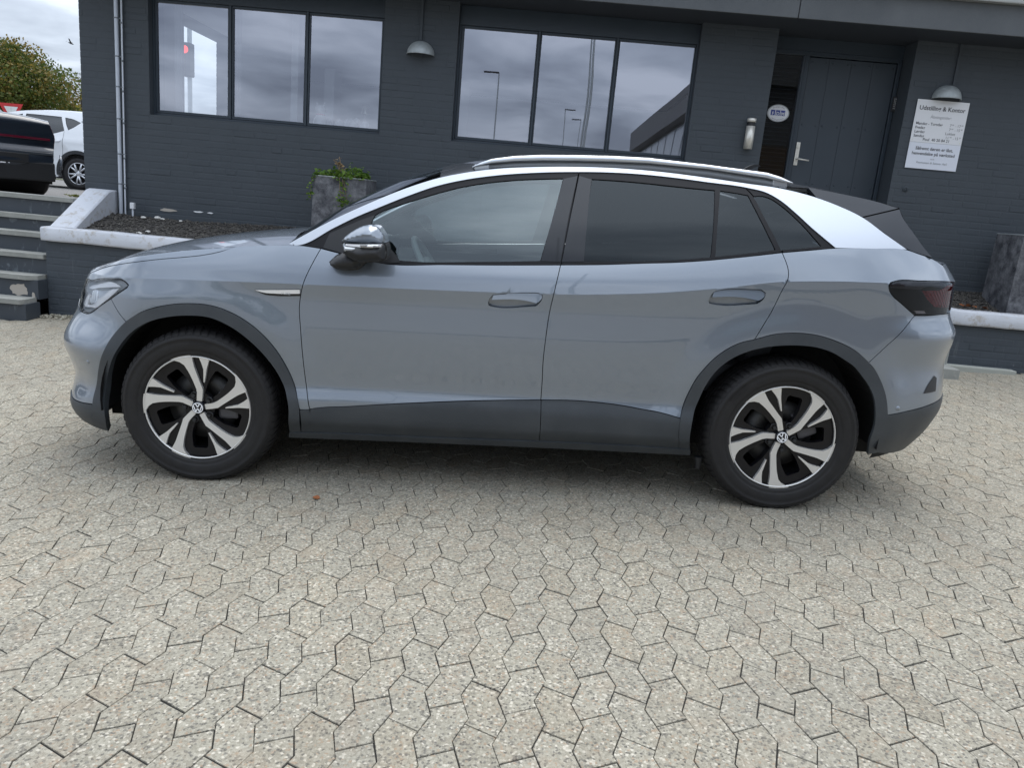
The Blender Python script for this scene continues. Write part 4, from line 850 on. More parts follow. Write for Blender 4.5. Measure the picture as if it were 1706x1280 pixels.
# roof overhang
YF=3.50
rf=empty('roof_overhang'); P_(rf); rf.location=(0,-4,-.86)
m=MB(); m.box((XL,YF+.03,3.302),(XR+.5,11.5,3.34)); m.build('soffit',mat('soffit_board',(.030,.036,.045),.7),rf)
xj=[XL-.2,-2.9,-.22,2.358,4.95,7.55,XR+.5]
for a,b_ in zip(xj[:-1],xj[1:]): m=MB(); m.box((a+.004,YF,3.293),(b_-.004,YF+.03,3.55),0,.003); m.build('fascia_board',FASC,rf)
m=MB(); m.box((XL-.22,YF-.06,3.552),(XR+.5,YF+.06,3.66),0,.01); m.build('roof_edge',mat('roof_edge_zinc',(.36,.37,.36),.5,metal=.3),rf)
m=MB(); m.box((XL-.18,YF+.06,3.342),(XR+.5,11.5,3.62)); m.build('roof_deck',FASC,rf)
# ======================= planting beds =======================
def white_n(n,p):
    b=NB(n); P=b.pos(); c=b.mix(b.noise(P,5,5,.65),(.47,.49,.53),(.60,.62,.66)); st=b.ramp(b.noise(P,11,6,.72),[(.54,0.0),(.66,.7)]); c=b.mix(st,c,(.33,.29,.23)); mp=b.node('ShaderNodeMapping'); mp.inputs['Scale'].default_value=(3,3,14); b.link(P,mp.inputs[0]); s2=b.ramp(b.noise(mp.outputs[0],2,4,.6),[(.62,0.0),(.74,.5)]); c=b.mix(s2,c,(.45,.42,.36)); b.link(c,p.inputs['Base Color']); b.bump(b.noise(P,25,6,.6),.5,.006,p)
COPE=mat('coping_white',(.7,.72,.75),.7,build=white_n)
def rw_n(n,p):
    b=NB(n); P=b.pos(); c=b.mix(b.noise(P,3,5,.6),(.038,.048,.060),(.056,.068,.082)); s=b.node('ShaderNodeSeparateXYZ'); b.link(P,s.inputs[0])
    ch=b.ramp(b.noise(P,14,5,.7),[(.66,0.0),(.71,.9)]); c=b.mix(b.math('MULTIPLY',ch,.45),c,(.20,.22,.23)); mp=b.node('ShaderNodeMapping'); mp.inputs['Scale'].default_value=(16,16,1.5); b.link(P,mp.inputs[0]); c=b.mix(b.ramp(b.noise(mp.outputs[0],1,4),[(.64,0.0),(.75,.35)]),c,(.16,.17,.175)); b.link(c,p.inputs['Base Color']); b.bump(b.noise(P,60,6,.65),.3,.004,p)
RWM=mat('retaining_wall_paint',(.04,.05,.06),.65,build=rw_n)
def retaining(label,x0,x1,zcap):
    r_=empty('retaining_wall',(x0,3.1,0),label=label,cat='wall',group='low planting-bed walls with white coping')
    def pp(o): o.parent=r_; o.location=Vector(o.location)-Vector((x0,3.1,0)); return o
    m=MB(); m.box((x0,3.1025,-.4),(x1,3.22,zcap-.005)); pp(m.build('wall_core',RWM))
    z_=-.35;row=0;rr=random.Random(9); bs=[]
    while z_<zcap-.02:
        x_=x0-(0,.12,.06,.18)[row%4]
        while x_<x1:
            a,b_=max(x_+.006,x0),min(x_+.234,x1)
            if b_-a>.03: bs.append((a,b_,z_+.005,min(z_+CB-.006,zcap-.006)))
            x_+=.24
        z_+=CB; row+=1
    vis=[b_ for b_ in bs if in_frame(((b_[0]+b_[1])/2,3.1,b_[2])) and b_[3]>float(yard_z(b_[0],3.1))]; 
    vis.sort(key=lambda b_:abs(b_[0]-(x0 if x0<0 else x0)))
    ids=set(map(id,vis[:140])); m=MB()
    for b_ in bs:
        V_,F_=brick_geo(*b_,3.1,rr)
        if id(b_) in ids:
            c=np.array([(b_[0]+b_[1])/2,3.1,(b_[2]+b_[3])/2]); o=mobj('brick',np.array(V_)-c,F_,RWM); o.location=c; pp(o)
        else: m.add(V_,F_)
    o=pp(m.build('brick_courses',RWM)); o['kind']='stuff'
    return r_,pp
rw,pp=retaining('low dark brick wall with white coping beside the stairs, left of the car',-4.715,1.95,.615)
def rough_beam(pts,w0,w1,z0,z1,r,name='coping'):
    """coping as a slightly wavy cast beam along x"""
    m=MB(); n=len(pts); V_=[]
    for (x,y) in pts:
        j=[r.uniform(-.004,.004) for _ in range(8)]
        V_+=[(x,y+w0+j[0],z0+j[1]),(x,y+w0-.004+j[0],z0+.02+j[1]),(x,y+w0+j[2],z1-.015+j[3]),(x,y+w0+.018+j[2],z1+j[3]),(x,y+w1,z1+j[5]),(x,y+w1,z0)]
    F_=[(i*6+k,(i+1)*6+k,(i+1)*6+(k+1)%6,i*6+(k+1)%6) for i in range(n-1) for k in range(6)]+[tuple(range(6))[::-1],tuple(range((n-1)*6,n*6))]
    m.add(V_,F_,0,True); return m
rr=random.Random(2)
pp(rough_beam([(x,3.06) for x in np.arange(-4.735,1.97,.11)],0,.20,.615,.752,rr).build('coping',COPE))
# sloping cheek coping by the stairs
m=MB(); prof=[(3.20,.752),(3.22,.762),(3.84,1.120),(3.90,1.135),(3.999,1.135)]
V_=[]
for i,(y,z_) in enumerate(prof):
    for x_ in (-4.735,-4.725,-4.49,-4.475): V_.append((x_+(0 if i else 0),y,z_-(.012 if x_ in(-4.735,-4.475) else 0)))
k=len(prof)
F_=[(i*4+j,(i+1)*4+j,(i+1)*4+j+1,i*4+j+1) for i in range(k-1) for j in range(3)]
n0=len(V_); V_+=[(x_,y,.3) for (y,z_) in prof for x_ in (-4.735,-4.475)]
for i in range(k-1): F_+=[(i*4,(i+1)*4,n0+(i+1)*2,n0+i*2),((i)*4+3,n0+i*2+1,n0+(i+1)*2+1,(i+1)*4+3)]
m.add(V_,F_); ck=m.build('stair_cheek',COPE); pp(ck)
rw2,pp2=retaining('low dark brick wall with chipped white coping, right of the car',4.06,9.2,.618)
cpts=[(4.06,3.42),(4.06,3.30),(4.065,3.18),(4.10,3.10),(4.18,3.065),(4.3,3.06)]+[(x,3.06) for x in np.arange(4.42,9.3,.12)]
m=MB(); V_=[];n=len(cpts)
for i,(x_,y_) in enumerate(cpts):
    a=np.array(cpts[max(i-1,0)]);b_=np.array(cpts[min(i+1,n-1)]);t=(b_-a)/np.linalg.norm(b_-a); nn_=np.array([t[1],-t[0]]); j=rr.uniform(-.004,.004); jz=rr.uniform(-.004,.004)
    for o_,z_ in ((.0,.62),(.006,.64),(.004,.742),(-.012,.757),(-.19,.757),(-.19,.62)): V_.append((x_+nn_[0]*(o_+j),y_+nn_[1]*(o_+j),z_+jz))
F_=[(i*6+k_,i*6+(k_+1)%6,(i+1)*6+(k_+1)%6,(i+1)*6+k_) for i in range(n-1) for k_ in range(6)]+[tuple(range(6)),tuple(range((n-1)*6,n*6))[::-1]]
m.add(V_,F_,0,True); pp2(m.build('coping',COPE))
m=MB(); m.box((4.065,3.12,-.3),(4.18,3.9,.62)); pp2(m.build('return_wall',RWM))
m=MB(); m.box((3.55,2.99,.13),(4.80,3.098,.236),0,.008); tag(m.build('kerb_slab',mat('old_concrete',(.36,.37,.33),.85)),'narrow weathered concrete slab at the foot of the right bed wall','slab')
# gravel beds
def gr_n(n,p):
    b=NB(n); P=b.pos(); c=b.ramp(b.voro(P,70),[(0,(.030,.028,.026)),(.4,(.075,.068,.060)),(.8,(.13,.12,.10)),(1,(.24,.22,.20))],'CONSTANT'); b.link(c,p.inputs['Base Color'])
GRAV=mat('gravel_stones',(.1,.09,.08),.85,build=gr_n)
def gz_(x,y): return .725+.165*smooth((y-3.2)/.75)+.018*math.sin(x*2.3+1)*smooth((y-3.2)/.4)
def gravel(x0,x1,seed,n,nm):
    r=np.random.default_rng(seed); m=MB(); gx=np.arange(x0,x1+.05,.10); gy=np.linspace(3.2,3.999,9)
    V_=[(x,y,gz_(x,y)) for y in gy for x in gx]; k=len(gx); m.add(V_,[(j*k+i,j*k+i+1,(j+1)*k+i+1,(j+1)*k+i) for j in range(len(gy)-1) for i in range(k-1)])
    base=np.array([(1,0,0),(-1,0,0),(0,1,0),(0,-1,0),(0,0,1),(0,0,-1)],float); fs=[(0,2,4),(2,1,4),(1,3,4),(3,0,4),(2,0,5),(1,2,5),(3,1,5),(0,3,5)]
    for i in range(n):
        x=r.uniform(x0,x1); y=r.uniform(3.21,3.99); s_=r.uniform(.007,.018)*(1.6 if r.random()<.03 else 1); q=base*r.uniform(.6,1.3,(6,1))*s_; a=r.uniform(0,6.3); Rm=np.array([[math.cos(a),-math.sin(a),0],[math.sin(a),math.cos(a),0],[0,0,.7]]); q=q@Rm.T+[x,y,gz_(x,y)+s_*.3]
        m.add(q,fs)
    o=m.build(nm,GRAV); tag(o,'dark gravel and bark in the planting bed '+('left of the door steps' if x0<0 else 'right of the car'),'gravel',kind='stuff'); return o
gravel(-4.47,1.9,4,7800,'gravel_bed'); gravel(4.2,7.2,5,3600,'gravel_bed')
PEB=mat('white_pebble',(.68,.66,.62),.7); 
peb=[(-4.12,3.86,.024),(-3.93,3.90,.020),(-4.0,3.93,.03),(-3.86,3.45,.022),(-3.72,3.88,.018),(-3.9,3.35,.026),(4.62,3.33,.020),(4.30,3.92,.016)]
for i,(x_,y_,s_) in enumerate(peb):
    m=MB(); bm=bmesh.new(); bmesh.ops.create_icosphere(bm,subdivisions=2,radius=1); q=random.Random(i)
    V_=[(x_+v.co.x*s_*(1.2+q.uniform(-.1,.1)),y_+v.co.y*s_,gz_(x_,y_)+.4*s_+v.co.z*s_*.65) for v in bm.verts]; F_=[tuple(v.index for v in f.verts) for f in bm.faces]; bm.free(); m.add(V_,F_,0,True)
    tag(m.build('pebble',PEB),('pale pebble on the dark gravel at the foot of the drainpipe','pale pebble on the gravel second from the short white post','pale pebble on the gravel hard against the wall near the drainpipe','pale pebble lying close behind the white coping, nearest the stairs','pale pebble on the gravel just right of the short white post','pale pebble half buried beside the sloping white cheek','pale pebble just behind the chipped right coping','pale pebble by the wall in the right planting bed')[i],'pebble',group='pale pebbles on the gravel')
# garden light spike
sp=empty('garden_tap',(-4.245,3.88,.86),label='short white post with a cap standing in the gravel by the drainpipe',cat='post')
m=MB(); m.cyl((0,0,0),(0,0,.12),.010,8); m.build('stem',PIPE2,sp); m=MB(); m.box((-.022,-.02,.10),(.022,.02,.165),0,.005); m.build('head',PWH,sp)
# ======================= stone stairs =======================
def tread_n(n,p):
    b=NB(n); P=b.pos(); c=b.mix(b.noise(P,7,6,.65),(.20,.205,.19),(.37,.375,.345)); c=b.mix(b.ramp(b.noise(P,22,4,.6),[(.58,0.0),(.72,.5)]),c,(.44,.43,.38)); b.link(c,p.inputs['Base Color']); b.bump(b.noise(P,30,6,.6),.4,.004,p)
TREAD=mat('slate_tread',(.3,.31,.29),.7,build=tread_n)
def riser_n(n,p):
    b=NB(n); P=b.pos(); c=b.mix(b.noise(P,3,5,.6),(.036,.045,.056),(.055,.065,.078)); mp=b.node('ShaderNodeMapping'); mp.inputs['Scale'].default_value=(5,5,2.2); b.link(P,mp.inputs[0]); sm_=b.ramp(b.noise(mp.outputs[0],1.6,5,.68,.6),[(.56,0.0),(.72,.75)]); c=b.mix(b.math('MULTIPLY',sm_,.75),c,(.26,.29,.31)); b.link(c,p.inputs['Base Color'])
RISER=mat('painted_riser',(.045,.055,.066),.6,build=riser_n)
st=empty('stone_stairs',(-4.73,3.1,0),label='worn stone stairs with dark painted risers left of the white coping',cat='stairs')
ny=[2.72,2.92,3.11,3.30,3.48,3.64]; ntop=[.062,.275,.470,.662,.826,1.022]; xr=[-4.735]*6
for i in range(6):
    y=ny[i]; yb=(ny[i+1] if i<5 else 3.72)+.03; zb=ntop[i]-.045; x1=-4.735
    pr_=[(x1,yb),(x1,y+.05),(x1-.075 if i in(1,) else x1-.02,y),(-9.5,y),(-9.5,yb)]
    m=MB(); r=random.Random(i); 
    top=[]
    seg=[(x1-.02-(.06 if i==1 else 0)-k*.25,y+r.uniform(-.006,.006)) for k in range(19)]
    ring=[(x1,yb),(x1,y+.06)]+seg+[(-9.5,y),(-9.5,yb)]
    n=len(ring); V_=[(a-0,b_,ntop[i]+r.uniform(-.002,.002)) for a,b_ in ring]+[(a,b_+.003,zb) for a,b_ in ring]
    F_=[tuple(range(n))[::-1],tuple(range(n,2*n))]+[(k,(k+1)%n,n+(k+1)%n,n+k) for k in range(n)]
    m.add(V_,F_); o=m.build('tread',TREAD,st); o.location=(4.73,-3.1,0)
    z0=-.35 if i==0 else ntop[i-1]-.02
    m=MB(); m.box((-9.5,y+.035,z0),(x1+.019,yb+.02 if i<5 else 3.72,zb+.001)); o=m.build('riser',RISER,st); o.location=(4.73,-3.1,0)
o=panel('bare_patch',blob(-4.905,.125,.085,.062,18,.22,4),flatF(2.92+.033),CHIP,st,grid=.03,skirt=.003,gap=0,ang=80); o.location=(4.73,-3.1,0)
o=panel('bare_patch',blob(-4.765,.06,.018,.06,12,.3,8),flatF(2.92+.033),CHIP,st,grid=.03,skirt=.003,gap=0,ang=80); o.location=(4.73,-3.1,0)
# door steps hidden behind the car
es=empty('entrance_steps',(3.0,3.1,0),label='stone steps up to the plank door behind the car',cat='steps')
for i,(y,z_) in enumerate(((2.6,.26),(2.85,.42),(3.1,.58),(3.35,.74),(3.6,.90),(3.75,1.025))):
    m=MB(); m.box((1.95,y,-.3 if i==0 else z_-.2),(4.06,4.27,z_),0,.006); o=m.build('step',TREAD,es); o.location=(-3.0,-3.1,0)
# ======================= planters =======================
def pl_n(n,p):
    b=NB(n); P=b.pos(); c=b.mix(b.ramp(b.noise(P,9,7,.75),[(.36,0.0),(.68,1.0)]),(.022,.024,.032),(.22,.225,.24)); mp=b.node('ShaderNodeMapping'); mp.inputs['Scale'].default_value=(10,10,2.5); b.link(P,mp.inputs[0]); c=b.mix(b.ramp(b.noise(mp.outputs[0],1.5,5,.6),[(.45,0.0),(.7,.7)]),c,(.055,.058,.066)); b.link(c,p.inputs['Base Color']); b.bump(b.noise(P,40,5,.6),.4,.003,p)
PLANT=mat('fibre_cement_planter',(.1,.1,.11),.7,build=pl_n); SOIL=mat('soil',(.03,.022,.016),.95)
def planter(x0,x1,y0,y1,z0,z1,label):
    p=empty('planter_box',((x0+x1)/2,(y0+y1)/2,z0),label=label,cat='planter',group='tall grey planter boxes'); cx,cy_,cz=(x0+x1)/2,(y0+y1)/2,z0; w_,d_,h=(x1-x0)/2,(y1-y0)/2,z1-z0
    m=MB(); t=.022; tp=.012
    V_=[]; 
    for a,(ww,dd,zz_) in enumerate(((w_+tp,d_+tp,0),(w_,d_,h),(w_-t,d_-t,h),(w_-t,d_-t,h-.10))): V_+=[(-ww,-dd,zz_),(ww,-dd,zz_),(ww,dd,zz_),(-ww,dd,zz_)]
    F_=[(r*4+i,r*4+(i+1)%4,(r+1)*4+(i+1)%4,(r+1)*4+i) for r in range(3) for i in range(4)]; m.add(V_,F_); m.build('box',PLANT,p)
    m=MB(); m.box((-w_+t,-d_+t,h-.10),(w_-t,d_-t,h-.04)); m.build('soil',SOIL,p)
    # pale rim edge
    m=MB(); 
    for a,b_ in (((-w_,-d_,h),(w_,-d_,h)),((w_,-d_,h),(w_,d_,h)),((w_,d_,h),(-w_,d_,h)),((-w_,d_,h),(-w_,-d_,h))): m.cyl(a,b_,.005,6)
    m.build('rim',GALV,p); return p
planter(-2.150,-1.620,3.40,3.86,.74,1.474,'tall grey planter box with ivy spilling over, behind the bonnet of the grey car')
planter(4.760,5.30,3.31,3.77,.74,1.506,'tall stained grey planter box at the right edge, standing on gravel')
def leaf_mat(nm,a,b_): 
    def f(n,p):
        q=NB(n); oi=q.node('ShaderNodeNewGeometry'); q.link(q.mix(oi.outputs['Random Per Island'],a,b_),p.inputs['Base Color']); p.inputs['Subsurface Weight'].default_value=0
        # thin leaves let some light through
        tr=q.node('ShaderNodeBsdfTranslucent'); q.link(q.mix(oi.outputs['Random Per Island'],a,b_),tr.inputs[0]); mx=q.node('ShaderNodeMixShader'); mx.inputs[0].default_value=.35; o_=[x for x in n.nodes if x.type=='OUTPUT_MATERIAL'][0]; q.link(p.outputs[0],mx.inputs[1]); q.link(tr.outputs[0],mx.inputs[2]); q.link(mx.outputs[0],o_.inputs[0])
    return mat(nm,rough=.55,spec=.3,build=f)
IVY=leaf_mat('ivy_leaf',(.05,.12,.015),(.20,.30,.06)); DRY=leaf_mat('dry_leaf',(.30,.20,.10),(.48,.36,.20)); STEM=mat('stem_brown',(.22,.15,.08),.8)
def leaf(m,c,s_,r,mi=0):
    a=r.uniform(0,6.3);t=r.uniform(-.9,.9);q=Euler((t,r.uniform(-.8,.8),a)).to_matrix(); c=Vector(c)
    pts=[(0,-.5,0),(.38,-.35,.08),(.5,.1,.12),(.0,.6,0),(-.5,.1,.12),(-.38,-.35,.08)]
    V_=[c+q@Vector((x*s_,y*s_,z*s_)) for x,y,z in pts]; m.add(V_,[(0,1,2,3),(0,3,4,5)],mi)
iv=empty('ivy_plant',(-1.885,3.5,1.43),label='green ivy with a dry upright stem growing in the left planter box',cat='plant')
r=random.Random(21); m=MB()
for i in range(520):
    x=r.uniform(-.27,.26); h=.05+.045*math.sin(x*9+.5)+ (.035 if x<-.05 else 0); leaf(m,(x,r.uniform(-.12,.15),.02+abs(r.gauss(0,.35))*h*1.6+.015),r.uniform(.024,.046),r)
def trail(x0,pts,n):
    for i in range(n):
        t=r.random(); k=t*(len(pts)-1); a=int(k); f=k-a; b_=min(a+1,len(pts)-1); c=[pts[a][j]*(1-f)+pts[b_][j]*f for j in range(3)]; leaf(m,(c[0]+r.gauss(0,.018),c[1]-abs(r.gauss(0,.008)),c[2]+r.gauss(0,.012)),r.uniform(.02,.036),r)
tr_=[[(.0,-.11,.05),(.01,-.135,-.06),(.03,-.135,-.16),(.05,-.135,-.24)],[(.04,-.11,.04),(.07,-.135,-.08),(.085,-.14,-.17)],[(-.25,-.10,.05),(-.285,-.12,-.03),(-.28,-.12,-.12),(-.285,-.12,-.20)],[(.03,-.11,.04),(.045,-.135,-.10),(.06,-.135,-.20)]]
for q,nn_ in zip(tr_,(14,12,26,16)): trail(0,q,nn_)
for _ in range(36): leaf(m,(.05+r.gauss(0,.035),-.145,-.20+r.gauss(0,.035)),r.uniform(.022,.036),r)
m.build('leaves',IVY,iv)
for q in tr_: m=MB(); m.tube(q,.0028,5); m.build('stem',STEM,iv)
dst=[[(-.02,0,0),(-.02,0,.10),(-.05,0,.17),(-.10,.0,.21)],[(.0,0,0),(.01,0,.09),(-.02,.0,.16),(-.04,0,.245)],[(.03,0,0),(.02,0,.08),(.0,.0,.14),(-.06,0,.19)],[(.1,0,0),(.14,.02,.08),(.22,0,.05)]]
for q in dst: m=MB(); m.tube(q,.003,5); m.build('stem',STEM,iv)
m=MB()
for q in dst:
    for _ in range(16):
        t=.35+.65*r.random(); k=t*(len(q)-1); a=min(int(k),len(q)-2); f=k-a; c=[q[a][j]*(1-f)+q[a+1][j]*f for j in range(3)]; leaf(m,(c[0]+r.gauss(0,.014),c[1],c[2]+r.gauss(0,.012)),r.uniform(.014,.028),r)
m.build('dry_leaves',DRY,iv)
# fallen leaves and litter
def rust_leaf(x,y,z_,s_,lb,seed,grp='fallen brown leaves'):
    m=MB(); leaf(m,(0,0,.006),s_,random.Random(seed)); o=m.build('fallen_leaf',mat('rust_leaf',(.26,.09,.03),.7)); o.location=(x,y,z_); tag(o,lb,'leaf',grp)
rust_leaf(-.74,-1.10,float(yard_z(-.74,-1.10)),.032,'small red-brown leaf on the paving in front of the sill of the car',3)
for i in range(9): rust_leaf(4.50+r.uniform(-.08,.14),3.45+r.uniform(-.05,.08),gz_(4.5,3.45)+.012,.05,'rust-red leaf in the little heap beside the right planter',i+10,'rust-red leaves beside the right planter')
LIT=leaf_mat('pale_litter',(.35,.33,.26),(.55,.52,.44)); m=MB(); r=random.Random(77)
for i in range(260):
    x=r.uniform(-4.72,-4.05); y=3.09-abs(r.gauss(0,.09)); leaf(m,(x,y,float(yard_z(x,y))+.008+r.random()*.012),r.uniform(.015,.04),r)
tag(m.build('leaf_litter',LIT),'pale dry leaf litter along the foot of the left bed wall','leaf litter',kind='stuff')
m=MB()
for i in range(150):
    x=r.uniform(-4.35,-4.0)+r.gauss(0,.04); y=3.06-abs(r.gauss(0,.05)); leaf(m,(x,y,float(yard_z(x,y))+.012+r.random()*.02),r.uniform(.01,.028),r)
for i in range(60): leaf(m,(-4.86+r.gauss(0,.05),3.86+r.gauss(0,.04),float(terr_z(3.86))+.012+r.random()*.02),r.uniform(.012,.03),r)
tag(m.build('moss_weeds',leaf_mat('moss_leaf',(.12,.13,.03),(.24,.24,.07))),'low yellow-green weeds in the wall corner and beside the top stair','weeds',kind='stuff')

# ======================= the grey electric SUV =======================
car=empty('parked_car',(0,0,0),label='grey-blue electric SUV with black wheel arches, silver roof arc and black roof parked side-on',cat='car')
car.matrix_world=Matrix(CAR_ROT).to_4x4()
BS,BV,BM=BK['S'],BK['V'],BK['M']
def both(name,poly,F,m,parent,**k):
    if isinstance(parent,(tuple,list)): pa,pb=parent
    else: pa=pb=parent
    a=panel(name,poly,F,m,pa,**k)
    b=bpy.data.objects.new(name,mirror_mesh(a.data)); COL.objects.link(b); b.parent=pb
    return a,b
def mirror_mesh(me):
    """mirror to the far side of the car"""
    V_=np.array([tuple(v.co) for v in me.vertices])*[1,-1,1]; F_=[tuple(p.vertices)[::-1] for p in me.polygons]; mi=[p.material_index for p in me.polygons]
    q=bpy.data.meshes.new(me.name+'_far'); q.from_pydata([tuple(v) for v in V_],[],F_); q.update()
    for x in me.materials: q.materials.append(x)
    q.polygons.foreach_set('material_index',mi); q.polygons.foreach_set('use_smooth',[p.use_smooth for p in me.polygons])
    n=np.zeros(len(me.vertices)*3); me.attributes
    try:
        cn=np.zeros(len(me.loops)*3); me.corner_normals.foreach_get('vector',cn); cn=cn.reshape(-1,3); li=np.zeros(len(me.loops),int); me.loops.foreach_get('vertex_index',li)
        vn=np.zeros((len(me.vertices),3)); vn[li]=cn; vn=vn*[1,-1,1]
        if any(p.use_smooth for p in me.polygons): q.normals_split_custom_set_from_vertices([tuple(v) for v in vn])
    except Exception as ex: print('normals',ex)
    return q
def far(o,parent):
    b=bpy.data.objects.new(o.name.split('.')[0],mirror_mesh(o.data)); COL.objects.link(b); b.parent=parent; return b
_xs=np.arange(-2.9,2.97,.014)
CREASE=np.concatenate([np.stack([_xs,zc(_xs)+o_],1) for o_ in (-.0062,-.0022,.0022,.0062)])
G1=dict(grid=.021,extra=CREASE,minlen=.3)
# --- painted panels
both('fender',BS['fender'],S,PAINT,car,**G1)
both('nose_panel',BS['nose_panel'],S,PAINT,car,grid=.04,gap=.001)
both('light_bar',BS['light_bar'],S,GBLK,car,grid=.05,gap=.001,d=-.002)
both('front_bumper',BS['front_bumper'],S,PAINT,car,**G1)
both('lower_grille',BS['lower_grille'],S,MBLK,car,grid=.05,d=-.03,gap=0)
both('front_lip',BS['front_lip'],S,CLAD,car,grid=.03,d=.004,skirt=.02)
def bowl(depth,k): return lambda Q,B: -depth*smooth(dist(B,Q)/k)
def pillow(h,k): return lambda Q,B: h*smooth(dist(B,Q)/k)
def doorset(nm,cn,out_,bar):
    a,b=both(nm,BS[nm],S,PAINT,car,holes=[BS[out_]],**G1)
    both(nm+'_cladding' if 0 else 'door_cladding',BS[cn],S,CLAD,(a,b),grid=.03,d=.004,gap=.0016)
    both('handle_recess',BS[out_],S,PAINT,(a,b),grid=.02,step=.006,gap=-.0022,d=-.026,skirt=-.0255)
    both('handle',BS[bar],S,PAINT,(a,b),grid=.008,step=.006,gap=.0002,dfun=lambda Q,B: .005-.30*(Q[:,1]-B[:,1].min()),d=.0,skirt=.016)
    return a,b
fd=doorset('front_door','front_door_cladding','handleF_out','handleF_bar')
rd=doorset('rear_door','rear_door_cladding','handleR_out','handleR_bar')
both('quarter_panel',BS['quarter_panel'],S,PAINT,car,**G1)
both('tailgate',BS['tailgate_panel'],S,PAINT,car,grid=.05)
both('rear_bumper',BS['rear_bumper'],S,PAINT,car,**G1)
both('rear_bumper_cladding',BS['rear_bumper_cladding'],S,CLAD,car,grid=.03,d=.004,skirt=.006)
both('arch_cladding',BS['front_arch'],S,CLAD,car,grid=.02,d=.007,skirt=.03,gap=.0012)
both('arch_cladding',BS['rear_arch'],S,CLAD,car,grid=.02,d=.007,skirt=.014,gap=.0012)
both('fender_cladding',BS['fender_clad'],S,CLAD,car,grid=.02,d=.004,gap=.001)
both('sill',BS['sill'],S,CLAD,car,grid=.02,d=.012,skirt=.03)
# fender blade badge
bb,_=both('badge_back',BS['badge_back'],S,GBLK,car,grid=.02,d=.001,gap=0,skirt=0,step=.01)
bl,_=both('badge_blade',BS['badge_blade'],S,CHR,car,grid=.02,d=.005,gap=.0005,skirt=.006,step=.01)
tv,tf=text_mesh('PURE',.018,'CENTER'); P0=S(np.array([-.955]),np.array([.922]))[0]
tv=np.stack([P0[0]+tv[:,0],np.full(len(tv),P0[1]-.0062),P0[2]+tv[:,1]],1); mobj('badge_text',tv,tf,LETTER,car)
# parking sensors
for s_,z_ in ((-1.925,.543),(1.905,.53)):
    p=S(np.array([s_]),np.array([z_]))[0]; q=S(np.array([s_]),np.array([z_]),.004)[0]-p; q/=np.linalg.norm(q); p=Vector(p);q=Vector(q)
    m=MB(); m.lathe([(0.0001,.003),(.008,.003),(.009,.001),(.011,.001),(.0115,-.002)],p,q,16); o=m.build('parking_sensor',PAINT,car); far(o,car)
# rear reflector pocket
both('fog_pocket',BS['reflector_pocket'],S,MBLK,car,grid=.01,d=.002,skirt=0,gap=0,step=.01)
# --- lamps
hl=empty('headlight',(0,0,0)); hl.parent=car; hl2=empty('headlight',(0,0,0)); hl2.parent=car
both('lamp_housing',BS['headlight'],S,LGREY,(hl,hl2),grid=.02,d=-.018,gap=-.002,skirt=0)
both('lamp_bezel',BS['headlight'],S,GBLK,(hl,hl2),grid=.02,d=-.004,gap=-.001,skirt=.02,holes=[[tuple(c) for c in shrinkp(ccw(np.array(BS['headlight'])),.007)]])
both('running_light',BS['drl_top'],S,WHT,(hl,hl2),grid=.01,d=-.006,gap=0,skirt=.01,step=.01)
both('running_light',BS['drl_v'],S,WHT,(hl,hl2),grid=.01,d=-.006,gap=0,skirt=.01,step=.01)
both('lamp_reflector',BS['lamp_reflector'],S,REFL,(hl,hl2),grid=.01,d=-.010,gap=0,skirt=.006,step=.01)
both('lamp_module',BS['lamp_unit'],S,REFL,(hl,hl2),grid=.008,d=-.014,gap=0,skirt=.004,step=.01,dfun=lambda Q,B: .006*np.sin(Q[:,0]*330))
both('lamp_cover',BS['headlight'],S,GL_L,(hl,hl2),grid=.02,d=-.001,gap=.002,skirt=0)
tl=empty('tail_lamp',(0,0,0)); tl.parent=car; tl2=empty('tail_lamp',(0,0,0)); tl2.parent=car
both('lamp_housing',BS['tail_lamp'],S,DARK,(tl,tl2),grid=.02,d=-.014,gap=-.001,skirt=0)
both('red_lens',BS['tail_red'],S,RED,(tl,tl2),grid=.012,d=-.009,gap=0,skirt=.004,step=.01,dfun=lambda Q,B:.004*np.sin(Q[:,0]*260)*np.sin(Q[:,1]*260))
both('clear_strip',BS['tail_white'],S,WHT,(tl,tl2),grid=.01,d=-.004,gap=0,skirt=.006,step=.01)
both('reflection_strip',BS['tail_sheen'],S,SHEEN,(tl,tl2),grid=.02,d=-.006,gap=0,skirt=.002,step=.01)  # grey reflection on the upper lamp cover, painted as a strip
both('lamp_cover',BS['tail_lamp'],S,GL_S,(tl,tl2),grid=.02,d=.0,gap=.002,skirt=.006)
both('light_strip',BS['light_strip'],S,RED,car,grid=.05,d=-.004,gap=0)
# --- greenhouse
both('silver_arc',BV['silver_arc'],V,SILV,car,grid=.02,d=.007,gap=.001,skirt=.02)
both('window_frame',BV['front_frame'],V,RUB,car,grid=.03,d=.001,holes=[BV['front_glass']],gap=.001)
both('window_frame',BV['rear_frame'],V,RUB,car,grid=.03,d=.001,holes=[BV['rear_glass'],BV['rear_fixed_glass']],gap=.001)
both('window_frame',BV['D_frame'],V,RUB,car,grid=.03,d=.001,holes=[BV['D_glass']],gap=.001)
both('side_window',BV['front_glass'],V,GL_F,car,grid=.06,d=-.005,gap=-.004,skirt=0)
both('side_window',BV['rear_glass'],V,GL_R,car,grid=.06,d=-.005,gap=-.004,skirt=0)
both('side_window',BV['rear_fixed_glass'],V,GL_R,car,grid=.06,d=-.004,gap=-.004,skirt=0)
both('side_window',BV['D_glass'],V,GL_R,car,grid=.06,d=-.004,gap=-.004,skirt=0)
